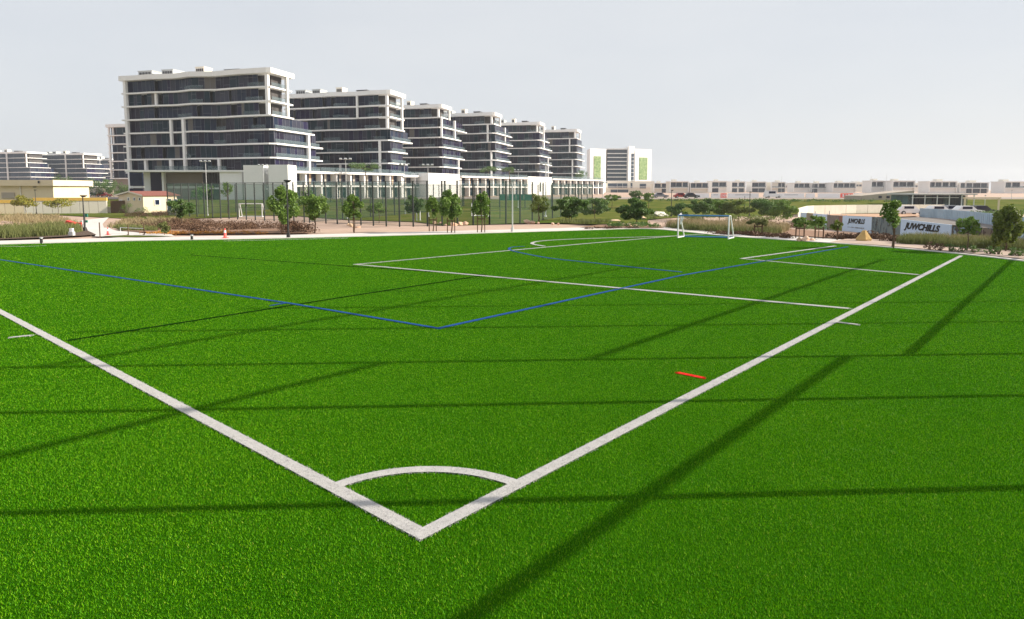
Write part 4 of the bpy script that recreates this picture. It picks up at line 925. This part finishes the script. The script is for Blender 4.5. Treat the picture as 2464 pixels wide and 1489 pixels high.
# ------------------------------------------------------------------ poles, lamps
def mast(px, yb, yt, label, m, rad, head, D=None, name='floodlight_mast', group='floodlight masts'):
    p = G(px, yb) if D is None else Vector((at(px, 455, D).x, D, gz1(at(px, 455, D).x, D))); zt = at(px, yt, p.y).z
    r = thing(name, p, label, 'lamp', group)
    MB().tube([p, (p.x, p.y, p.z + .25)], rad * 2, 8).build('base', m, r)
    MB().tube([p, (p.x, p.y, zt)], [rad, rad * .6], 8).build('pole', m, r)
    if head == 'flood':
        MB().box((p.x, p.y, zt + .05), (1.5, .06, .06)).build('crossarm', m, r)
        for k in (-1, 0, 1): MB().box((p.x + k * .65, p.y - .12, zt + .1), (.32, .18, .2), Y=Vector((0, .8, -.6)), Z=Vector((0, .6, .8))).build('floodlight', M['steel'], r)
    elif head == 'lamp':
        MB().box((p.x + .05, p.y, zt + .03), (.32, .22, .08)).box((p.x + .05, p.y, zt - .03), (.2, .14, .05)).build('lamp_head', m, r)
    elif head == 'post':
        MB().tube([(p.x, p.y, zt), (p.x, p.y, zt + .05)], [rad * .9, rad * .3], 8).build('cap', m, r)
    return r
mast(500, 519, 389, 'pale floodlight mast left of the blank white slabs', M['steel'], .065, 'flood')
mast(637, 512, 398, 'pale floodlight mast before the gap of the slabs', M['steel'], .06, 'flood')
mast(835, 527, 384, 'pale floodlight mast before the first townhouse row', M['steel'], .065, 'flood')
mast(975, 515, 396, 'pale floodlight mast by the wide podium planting', M['steel'], .06, 'flood')
mast(1031, 522, 398, 'pale floodlight mast before the blank gable', M['steel'], .06, 'flood')
mast(1313, 522, 395, 'bright white floodlight mast right of the thin grey post', M['whitepaint'], .09, 'flood')
mast(1247, 500, 410, 'pale floodlight mast behind the cage corner', M['steel'], .06, 'flood')
mast(1450, 505, 440, 'short pale mast below the first green panelled tower', M['steel'], .06, 'flood')
mast(694, 572, 436, 'tall dark lamp post beside the tallest sapling', M['black'], .05, 'lamp', name='lamp_post', group='dark park lamp posts')
mast(1233, 557.5, 434, 'thin grey post at the path before the cage corner', M['steel'], .045, 'lamp', name='lamp_post', group='dark park lamp posts')
mast(204, 556, 472, 'dark lamp post at the fork of the path on the left', M['black'], .05, 'lamp', name='lamp_post', group='dark park lamp posts')
mast(88, 515, 457, 'dark lamp post in front of the beige building', M['black'], .06, 'lamp', name='lamp_post', group='dark park lamp posts')
mast(1615, 521, 458, 'dark lamp post above the left end of the goal', M['black'], .07, 'lamp', name='lamp_post', group='dark park lamp posts')
mast(1803, 520, 462, 'dark lamp post right of the goal on the lawn', M['black'], .07, 'lamp', name='lamp_post', group='dark park lamp posts')
mast(1791, 512, 472, 'shorter dark post beside the lamp post on the lawn', M['black'], .06, 'post', name='lamp_post', group='dark park lamp posts')
for px, yt, D, lb in ((2095, 424, 430, 'tall thin mast above the shaded villas, left one'), (2132, 420, 430, 'tall thin mast with lamp above the shaded villas, right one'), (1880, 424, 480, 'thin mast above the pink centred villa'), (1958, 434, 470, 'short thin mast on the white villa row'), (2372, 470, 120, 'slim grey lamp post behind the blue sheet fence'), (2435, 458, 160, 'slim grey lamp post near the right picture edge')):
    mast(px, 0, yt, lb, M['steel'], .14 if D > 200 else .06, 'lamp', D=D, name='street_lamp', group='distant street lamps')
# tree stakes and marker posts standing alone
for i, (px, yb, yt) in enumerate(((39, 543, 530), (80, 548, 531), (241, 571, 535), (309, 566, 540), (347, 566, 540), (388, 540, 523), (403, 541, 525))):
    p = G(px, yb); tag(MB().tube([p, (p.x, p.y, at(px, yt, p.y).z)], .03, 6).tube([(p.x - .04, p.y, p.z), (p.x - .04, p.y, p.z + .05)], .05, 6).build('marker_stake', M['wood']), ('stake in the straw grass, leftmost of all', 'second stake in the straw grass from the left', 'thin stake at the left end of the grass verge', 'left rail stake on the verge right of the traffic cone', 'right rail stake on the verge right of the traffic cone', 'left stake below the dark clipped shrubs', 'right stake below the dark clipped shrubs')[i], 'stake', 'wooden stakes')
p, p2 = G(290, 562), G(347, 565); z = .35
r = thing('low_rail', p, 'low pale rail across the grass right of the traffic cone', 'railing')
MB().tube([p + Vector((0, 0, z)), p2 + Vector((0, 0, z))], .02, 6).build('rail', M['steel'], r)
for q_ in (p, p2): MB().tube([q_, q_ + Vector((0, 0, z))], .02, 6).build('post', M['steel'], r)

def cone(px, yb, hpx, label):
    p = G(px, yb); h = hpx * p.y / FPX; r = thing('traffic_cone', p, label, 'traffic cone', 'traffic cones')
    MB().box(p + Vector((0, 0, .02)), (h * .55, h * .55, .04)).build('base', M['orange'], r)
    pr = [(0, .19), (.35, .14), (.55, .11), (.80, .075), (1.0, .05)]
    MB().tube([p + Vector((0, 0, .04 + h * a)) for a, _ in pr], [h * b for _, b in pr], 12).build('body', M['orange'], r)
    MB().tube([p + Vector((0, 0, .04 + h * a)) for a in (.52, .78)], [h * .122, h * .086], 12).build('white_band', M['whitepaint'], r)
cone(260, 566, 17, 'red and white traffic cone at the fork of the path'); cone(542, 573, 22, 'red and white traffic cone beside the turf edge')
def bollard(px, yb, hpx, label):
    p = G(px, yb); h = hpx * p.y / FPX; r = thing('bollard_light', p, label, 'bollard', 'low bollard lights at the turf edge')
    MB().tube([p, p + Vector((0, 0, h * .78))], .06, 10).build('post', M['black'], r); MB().tube([p + Vector((0, 0, h * .78)), p + Vector((0, 0, h * .9))], .05, 10).build('lens', M['whitepaint'], r); MB().tube([p + Vector((0, 0, h * .9)), p + Vector((0, 0, h))], [.085, .06], 10).build('cap', M['steel'], r)
bollard(100, 585.5, 15, 'black bollard light at the turf edge far left'); bollard(462, 577.5, 13, 'black bollard light left of the second traffic cone')
p = G(173, 569); r = thing('junction_box', p, 'small pale junction box on the dark soil bed', 'utility box')
MB().box(p + Vector((0, 0, .16)), (.24, .2, .2)).build('body', M['unit'], r); MB().box(p + Vector((0, 0, .34)), (.16, .14, .2)).build('head', M['whitepaint'], r)
p = G(164, 553); r = thing('barrier_stack', p, 'slumped red plastic barrier beside the straw grass', 'barrier')
for k in range(3): MB().box(p + Vector((.1 * k, 0, .14 + .17 * k)), (.7 - .12 * k, .35, .17), X=Vector((math.cos(.3), 0, -math.sin(.3))), Z=Vector((math.sin(.3), 0, math.cos(.3)))).build('segment', M['red'], r)
p = G(181, 552); r = thing('red_barrier', p, 'red tubular barrier frame right of the slumped barrier', 'barrier')
MB().tube([p + Vector((-.35, 0, 0)), p + Vector((-.35, 0, .42))], .04, 6).build('leg', M['red'], r); MB().tube([p + Vector((.4, 0, 0)), p + Vector((.4, 0, .42))], .04, 6).build('leg', M['red'], r); MB().tube([p + Vector((-.4, 0, .42)), p + Vector((.45, 0, .42))], .055, 6).build('top_rail', M['red'], r)
p = G(205, 552); r = thing('path_sign', p + Vector((.12, -.1, 0)), 'small dark green sign cluster on the lamp post at the fork', 'sign')
MB().box(p + Vector((.16, -.1, .95)), (.26, .08, .22)).build('board', M['teal'], r); MB().box(p + Vector((.16, -.1, .55)), (.2, .08, .16)).build('board', M['teal'], r); MB().tube([p + Vector((.08, -.08, 0)), p + Vector((.08, -.08, 1.1))], .025, 6).build('post', M['dark'], r)
p = G(692, 546); r = thing('white_bin', p, 'low white box behind the tall dark lamp post', 'box'); MB().box(p + Vector((0, 0, .28)), (.95, .5, .56)).build('body', M['whitepaint'], r); MB().box(p + Vector((0, 0, .59)), (1.0, .55, .06)).build('lid', M['white'], r)

# ------------------------------------------------------------------ lettered hoarding on the right
def text_mesh(body, size, shear, m, name):
    cu = bpy.data.curves.new('lettering', 'FONT'); cu.body = body; cu.size = size; cu.shear = shear; cu.extrude = .004; cu.align_x = 'CENTER'; cu.align_y = 'CENTER'; cu.offset = size * .045
    o = bpy.data.objects.new('tmp', cu); COL.objects.link(o); dg = bpy.context.evaluated_depsgraph_get()
    me = bpy.data.meshes.new_from_object(o.evaluated_get(dg)); bpy.data.objects.remove(o); me.materials.clear(); me.materials.append(m)
    o = bpy.data.objects.new(name, me); COL.objects.link(o); return o
def collage(name, cols, seed):
    if name in MATS: return MATS[name]
    m = bpy.data.materials.new(name); m.use_nodes = True; t = m.node_tree; b = t.nodes['Principled BSDF']; b.inputs['Roughness'].default_value = .6
    g = t.nodes.new('ShaderNodeNewGeometry'); mp = t.nodes.new('ShaderNodeMapping'); mp.inputs['Scale'].default_value = (1.3, 1.3, .8); mp.inputs['Location'].default_value = (seed * 3.3, seed, 0)
    v = t.nodes.new('ShaderNodeTexVoronoi'); v.inputs['Scale'].default_value = 1.6; n = t.nodes.new('ShaderNodeTexNoise'); n.inputs['Scale'].default_value = 2.5; n.inputs['Detail'].default_value = 6
    t.links.new(g.outputs['Position'], mp.inputs[0]); t.links.new(mp.outputs[0], n.inputs[0]); t.links.new(n.outputs['Color'], v.inputs['Vector'])
    r = t.nodes.new('ShaderNodeValToRGB'); r.color_ramp.interpolation = 'CONSTANT'
    while len(r.color_ramp.elements) < len(cols): r.color_ramp.elements.new(.5)
    for i, c in enumerate(cols): r.color_ramp.elements[i].position = i / len(cols); r.color_ramp.elements[i].color = (*c, 1)
    s = t.nodes.new('ShaderNodeSeparateColor'); t.links.new(v.outputs['Color'], s.inputs[0]); t.links.new(s.outputs[0], r.inputs[0]); t.links.new(r.outputs[0], b.inputs['Base Color'])
    MATS[name] = m; return m
COLL = [collage('photo_print_street', [(.02, .02, .025), (.08, .05, .04), (.05, .07, .10), (.20, .16, .12), (.03, .06, .03)], 1), collage('photo_print_garden', [(.03, .04, .02), (.07, .11, .14), (.02, .02, .02), (.16, .20, .20), (.07, .055, .02)], 2), collage('photo_print_lake', [(.04, .05, .07), (.10, .35, .60), (.30, .38, .46), (.08, .07, .06), (.45, .55, .65)], 3)]
tan = mat('tan_board', (.34, .27, .19), .8, var=.1, scale=1); brn = mat('brown_board', (.24, .10, .05), .8, var=.1, scale=1)
HB = [(1925, 1940, 511, 512, 530, 532, M['banner'], 'small pale blue hoarding board at the left end'), (1940, 1955, 512, 513, 532, 536, tan, 'tan hoarding board between two pale blue ones'),
      (1955, 1989, 513, 516, 541, 546, M['banner'], 'narrow pale blue hoarding with small dark lettering'), (1989, 2018, 516.5, 519, 546, 550, COLL[0], 'dark photo collage hoarding left of the brown strip'),
      (2018, 2026, 519, 520, 550, 552, brn, 'narrow brown hoarding strip'), (2026, 2096, 519, 522, 552, 559, M['banner'], 'pale blue hoarding with slanted black lettering, middle one'),
      (2096, 2165, 522, 527, 559, 566, COLL[1], 'photo collage hoarding behind the upright sapling'), (2165, 2288, 527, 541, 566, 577, M['banner'], 'large pale blue hoarding with slanted black lettering'),
      (2288, 2362, 541, 547, 577, 583, COLL[2], 'hoarding with blue sky and people picture'), (2362, 2410, 547, 552, 583, 588, COLL[0], 'dark picture hoarding behind the big olive tree'), (2410, 2560, 553, 570, 588, 602, M['banner'], 'plain pale blue hoarding at the right picture edge')]
for i, (pa, pb, ta, tb, ba, bb, m, lab) in enumerate(HB):
    A_ = G(pa, ba); B_ = G(pb, bb); za, zb = at(pa, ta, A_.y).z, at(pb, tb, B_.y).z
    r = thing('hoarding', (A_ + B_) / 2, lab, 'hoarding', 'boards of the lettered hoarding')
    X = (B_ - A_); X.z = 0; wd = X.length; X.normalize(); Y = Vector((-X.y, X.x, 0)); ins = X * .02
    b = MB()
    for off in (0, .06):
        b.v += [tuple(A_ + ins + Y * off - Vector((0, 0, .1))), tuple(B_ - ins + Y * off - Vector((0, 0, .1))), tuple(Vector((B_.x, B_.y, zb)) - ins + Y * off), tuple(Vector((A_.x, A_.y, za)) + ins + Y * off)]
    b.f = [(0, 1, 2, 3), (7, 6, 5, 4), (0, 4, 5, 1), (1, 5, 6, 2), (2, 6, 7, 3), (3, 7, 4, 0)]; b.m = [0] * 6
    b.build('board', m, r)
    for s_ in (.08, .92):
        p = A_ + (B_ - A_) * s_ + Y * .12; MB().box(p + Vector((0, 0, (za + zb) / 2 - p.z - .5)), (.07, .07, (za - A_.z)), X, Y).build('prop', M['steel'], r)
    if i in (2, 5, 7):
        txt, size, fz = {2: ('OSILLS', .27, .70), 5: ('JUWCHILLS', .42, .66), 7: ('JUWCHILLS', .46, .62)}[i]
        o = text_mesh(txt, size, .35, M['ink'], 'lettering'); ctr = (A_ + B_) / 2 - Y * .012; ctr.z = 0
        if i == 7: ctr = A_ + (B_ - A_) * .44 - Y * .012
        zl = A_.z + (za - A_.z) * fz; zr_ = B_.z + (zb - B_.z) * fz; ctr.z = zl + (zr_ - zl) * (.44 if i == 7 else .5)
        slope = (zr_ - zl) / wd
        XX_ = (X + Vector((0, 0, slope))).normalized(); ZZ_ = Vector((0, 0, 1)); NN = -Y
        mw = Matrix(((XX_.x, ZZ_.x, NN.x, ctr.x), (XX_.y, ZZ_.y, NN.y, ctr.y), (XX_.z, ZZ_.z, NN.z, ctr.z), (0, 0, 0, 1)))
        o.data.transform(mw @ Matrix.Diagonal((1.45 if i != 7 else 1.12, 1, 1, 1))); attach(o, r)
        o.data.update()
        sm_ = MB(); R = random.Random(i)                   # the illegible small print below reads as short strokes
        for row in range(2 if i == 7 else 1):
            u = -.30 * wd
            while u < .28 * wd:
                l_ = R.uniform(.03, .10) * (1.6 if i == 7 else 1); hgt = size * (.10 if R.random() < .7 else .2); c_ = ctr + X * (u + l_ / 2) + Vector((0, 0, slope * u - size * (1.0 + .45 * row)))
                if R.random() < .75: sm_.box(c_, (l_, .006, hgt), X, Y)
                u += l_ + R.uniform(.02, .06)
        sm_.build('small_print', M['cargrey'], r)

# boundary panels of pale concrete and blue sheet fence
def panel_wall(P, n, m, label, name, th, cap=False, piece_name='panel', rib=False):
    root = thing(name, P[0][0], label, 'fence'); L_ = len(P) - 1
    for i in range(n):
        def ev(t):
            t *= L_; k = min(int(t), L_ - 1); f_ = t - k; return P[k][0].lerp(P[k + 1][0], f_), P[k][1] + (P[k + 1][1] - P[k][1]) * f_
        (a_, za), (b_, zb) = ev(i / n), ev((i + 1) / n); X = (b_ - a_); X.z = 0; ln = X.length; X.normalize(); Y = Vector((-X.y, X.x, 0)); g = min(a_.z, b_.z) - .2; b = MB()
        jit = random.uniform(-.02, .02)
        for off in (jit, th + jit): b.v += [tuple(Vector((a_.x, a_.y, g)) + X * .02 + Y * off), tuple(Vector((b_.x, b_.y, g)) - X * .02 + Y * off), tuple(Vector((b_.x, b_.y, zb)) - X * .02 + Y * off), tuple(Vector((a_.x, a_.y, za)) + X * .02 + Y * off)]
        b.f = [(0, 1, 2, 3), (7, 6, 5, 4), (0, 4, 5, 1), (1, 5, 6, 2), (2, 6, 7, 3), (3, 7, 4, 0)]; b.m = [0] * 6
        if rib:
            for k in range(5):
                s_ = (k + .5) / 5; pz = a_.lerp(b_, s_); zz = za + (zb - za) * s_; b.box(Vector((pz.x, pz.y, (zz + g) / 2)) - Y * .02, (ln * .06, .05, zz - g - .02), X, Y)
        b.build(piece_name, m, root)
    return root
def PW(px, yb, yt): p = G(px, yb); return (p, at(px, yt, p.y).z)
panel_wall([PW(1921, 521, 501), PW(1945, 516, 494.5), PW(2060, 513.5, 492.5), PW(2180, 512, 492), PW(2272, 511, 492)], 18, M['concrete'], 'long pale concrete panel wall above the lettered hoarding', 'panel_wall', .15)
panel_wall([PW(2212, 521, 500.5), PW(2262, 524, 503), PW(2330, 531, 508), PW(2410, 544, 516), PW(2500, 560, 526)], 14, M['bluefence'], 'blue grey sheet metal fence on the right', 'sheet_fence', .06, rib=True)
struct(sheet('sand_berm', pxpoly([(1958, 517.5), (2060, 516), (2200, 515), (2215, 522), (2120, 524), (2020, 520)]), M['rockpink'] if False else mat('orange_sand', (.42, .24, .14), .95, col2=(.5, .31, .2), scale=.6), .12, 3))
struct(sheet('hoarding_yard', pxpoly([(2120, 526), (2212, 523), (2330, 533), (2420, 548), (2500, 562), (2480, 572), (2360, 560), (2260, 545)]), M['asphalt'], .06, 3))

# ------------------------------------------------------------------ cars, pavilion, far hoardings
def car(px, D, label, m, van=False, heading=0.0):
    x = at(px, 455, D).x; g = gz1(x, D); r = thing('parked_car', (x, D, g), label, 'van' if van else 'car', 'parked vehicles'); L_, hb, ht = (4.8, 1.1, 2.1) if van else (4.4, .85, 1.45)
    prof = [(-L_ / 2, .3), (L_ / 2, .3), (L_ / 2, hb * .85), (L_ / 2 - .9, hb), (-L_ / 2, hb)]
    def side(pr, yw0, yw1, nm, mm):
        n_ = len(pr); b = MB(); b.v = [(x + a, D + yw0, g + z) for a, z in pr] + [(x + a, D + yw1, g + z) for a, z in pr]
        b.f = [tuple(range(n_)), tuple(range(2 * n_ - 1, n_ - 1, -1))] + [(i, (i + 1) % n_, n_ + (i + 1) % n_, n_ + i)[::-1] for i in range(n_)]; b.m = [0] * len(b.f); return b.build(nm, mm, r)
    side(prof, -.85, .85, 'body', m)
    side([(-L_ * .48, hb + .005), (L_ * .22, hb + .005), (L_ * .10, ht), (-L_ * .44, ht)] if van else [(-L_ * .42, hb + .005), (L_ * .25, hb + .005), (L_ * .08, ht), (-L_ * .27, ht)], -.75, .75, 'cabin', m)
    for s_ in (-1, 1):
        piece('side_window', PANES[0], Vector((x - L_ * .1, D + s_ * .76, g + (hb + ht) / 2)), (L_ * (.34 if not van else .4), .04, (ht - hb) * .62), X0, r)
    for wx in (-.31, .31):
        for s_ in (-1, 1):
            wo = MB().tube([(x + wx * L_, D + s_ * .86 - .1, g + .32), (x + wx * L_, D + s_ * .86 + .1, g + .32)], .32, 12).build('wheel', M['black'], r)
            MB().tube([(x + wx * L_, D + s_ * .98 - .02, g + .32), (x + wx * L_, D + s_ * .98, g + .32)], .18, 8).build('rim', M['steel'], wo)
CARS = [(2262, 101, 'carwhite', False, 'white car behind the blue fence, leftmost of its row'), (2296, 103, 'cargrey', False, 'grey car behind the blue fence between two white ones'),
        (2330, 100, 'carwhite', False, 'white car behind the blue fence left of the dark one'), (2364, 102, 'carblack', False, 'black car behind the blue fence'), (2190, 102, 'carwhite', False, 'white car at the end of the pale panel wall')]
for px, D, mk, van, lab in CARS: car(px, D, lab, M[mk], van)
for i, (px, D, mk) in enumerate(((145, 215, 'carblack'), (165, 220, 'cargrey'), (200, 216, 'carwhite'), (222, 222, 'carblack'), (250, 215, 'carred'), (1640, 186, 'carred'), (1664, 183, 'carblack'), (1590, 190, 'cargrey'), (1860, 186, 'carwhite'))):
    car(px, D, ('black', 'grey', 'white', 'second black', 'dark red', 'red', 'dark', 'grey', 'white')[i] + (' car parked beyond the boundary wall on the left' if i < 5 else ' car on the far road below the villas' if i != 7 else ' car on the far road beside the tower'), M[mk], i in (1, 8))
FH = [(1680, 1716, 'whitepaint'), (1720, 1742, 'whitepaint'), (1743, 1758, 'orange'), (1759, 1835, 'whitepaint'), (1880, 1945, 'whitepaint'), (1948, 1970, 'whitepaint'), (1976, 2030, 'whitepaint'), (2031, 2062, 'orange'), (2063, 2105, 'whitepaint')]
FH = [(a * 1.0 - 9, b - 9, m) for a, b, m in FH]
for i, (pa, pb, mk) in enumerate(FH):
    a_, b_ = at(pa, 465, 190), at(pb, 475, 190); r = thing('far_hoarding', ((a_.x + b_.x) / 2, 190, 0), ('first', 'second', 'third', 'fourth', 'fifth', 'sixth', 'seventh', 'eighth', 'last')[i] + (' red' if mk == 'orange' else ' white') + ' board from the left along the far road', 'hoarding', 'boards along the far road')
    MB().box(((a_.x + b_.x) / 2, 190, .66), (b_.x - a_.x - .2, .12, 1.3)).build('board', M[mk], r)
    for s_ in (-.45, 0, .45): MB().box(((a_.x + b_.x) / 2 + s_ * (b_.x - a_.x), 190.3, .6), (.1, .1, 1.2)).build('prop', M['steel'], r)
    if mk == 'orange':
        for s_, hh in ((-.28, .8), (-.05, .5), (.16, .9), (.36, .6)): piece('print_block', M['whitepaint'], Vector(((a_.x + b_.x) / 2 + s_ * (b_.x - a_.x), 189.93, .66)), ((b_.x - a_.x) * .1, .02, hh), X0, r)
    elif i in (1, 3, 4): piece('print_line', M['cargrey'], Vector(((a_.x + b_.x) / 2, 189.93, .85)), ((b_.x - a_.x) * .5, .02, .14), X0, r)
D = 128; a_, b_ = at(2190, 467, D), at(2335, 490, D); g = gz1((a_.x + b_.x) / 2, D); wd = b_.x - a_.x; cx_ = (a_.x + b_.x) / 2
r = thing('glass_pavilion', (cx_, D, g), 'low teal glass pavilion with thin white posts on the right', 'building')
MB().box((cx_, D + 4, (g + a_.z) / 2 - .1), (wd * .94, 6, a_.z - g - .25)).build('core', mat('teal_interior', (.07, .13, .13), .8, var=.3, scale=.5), r)
MB().box((cx_, D + 3, a_.z), (wd * 1.04, 9, .22)).build('roof', M['unit'], r); MB().box((cx_ - wd * .1, D - .2, g + (a_.z - g) * .72), (wd * .7, 1.6, .08)).build('canopy', M['white'], r)
for k in range(10): piece('pane', PANES[3] if k % 3 else BAL, Vector((a_.x + wd * (k + .5) / 10, D + .8, (g + a_.z) / 2)), (wd / 10 - .1, .06, a_.z - g - .3), X0, r)
for k in range(6): MB().box((a_.x + wd * k / 5, D - .9, (g + a_.z) / 2), (.14, .14, a_.z - g)).build('post', M['whitepaint'], r)
p = at(2318, 478, 118); g = gz1(p.x, 118)
r = thing('timber_gateway', (p.x, 118, g), 'cream timber gateway frame right of the glass pavilion', 'gate')
for px in (2322, 2404): q_ = at(px, 476, 118); MB().box((q_.x, 118, (q_.z + g) / 2), (.22, .22, q_.z - g)).build('post', M['cream'], r)
q0, q1_ = at(2318, 476, 118), at(2408, 476, 118); MB().box(((q0.x + q1_.x) / 2, 118, q0.z), (q1_.x - q0.x, .3, .25)).build('beam', M['cream'], r)
p = at(2150, 478, 150); r = thing('ramp_building', (p.x, 150, 0), 'long low beige block with sloping roof before the shaded villas', 'building')
a_, b_ = gp(2075, 150), gp(2200, 150)
b = MB(); b.v = [(a_.x, 150, 0), (b_.x, 150, 0), (b_.x, 150, 2.2), (a_.x, 150, 1.0), (a_.x, 158, 0), (b_.x, 158, 0), (b_.x, 158, 2.2), (a_.x, 158, 1.0)]; b.f = [(0, 1, 2, 3), (7, 6, 5, 4), (1, 5, 6, 2), (2, 6, 7, 3), (3, 7, 4, 0)]; b.m = [0] * 5; b.build('wall', M['beige'], r)
for t in (.35, .5, .62, .8): piece('window', PANES[1], Vector((a_.x + (b_.x - a_.x) * t, 149.95, .7)), (.7, .1, .5), X0, r)

# ------------------------------------------------------------------ ball stop fence right of the pitch: out of the picture, its shadow falls across the turf
c2 = C0; L0_ = -5.5
def fp(rr, z): v = c2 + RD * rr + LD * L0_; return Vector((v.x, v.y, z))
r = thing('ball_stop_fence', fp(12, 0), 'tall post and rail ball stop fence along the right goal line', 'fence')
for rr in (0.0, 3.05, 6.06, 9.35, 12.05, 15.3, 18.3, 21.4, 24.4, 27.4, 30.4): MB().tube([fp(rr, 0), fp(rr, 9.5)], .05, 8).build('post', M['dark'], r)
for (ra, rb_, z) in ((-3, 12.05, 2.88), (-3, 12.05, 5.95), (12.05, 30.4, 2.47), (12.05, 30.4, 4.63), (12.05, 30.4, 8.1)): MB().tube([fp(ra, z), fp(rb_, z)], .043, 8).build('rail', M['dark'], r)

# ------------------------------------------------------------------ haze
hz = MB().box((0, 900, 29), (3600, 2400, 64)).build('haze', None)
hz.data.materials.clear(); hm = bpy.data.materials.new('haze_air'); hm.use_nodes = True; t = hm.node_tree; t.nodes.clear()
o_ = t.nodes.new('ShaderNodeOutputMaterial'); pv = t.nodes.new('ShaderNodeVolumePrincipled'); pv.inputs['Density'].default_value = 0.00022; pv.inputs['Color'].default_value = (.92, .95, 1, 1); pv.inputs['Anisotropy'].default_value = 0.2
t.links.new(pv.outputs[0], o_.inputs['Volume']); hz.data.materials.append(hm); stuff(hz, 'thin pale haze in the air over the whole park', 'haze')
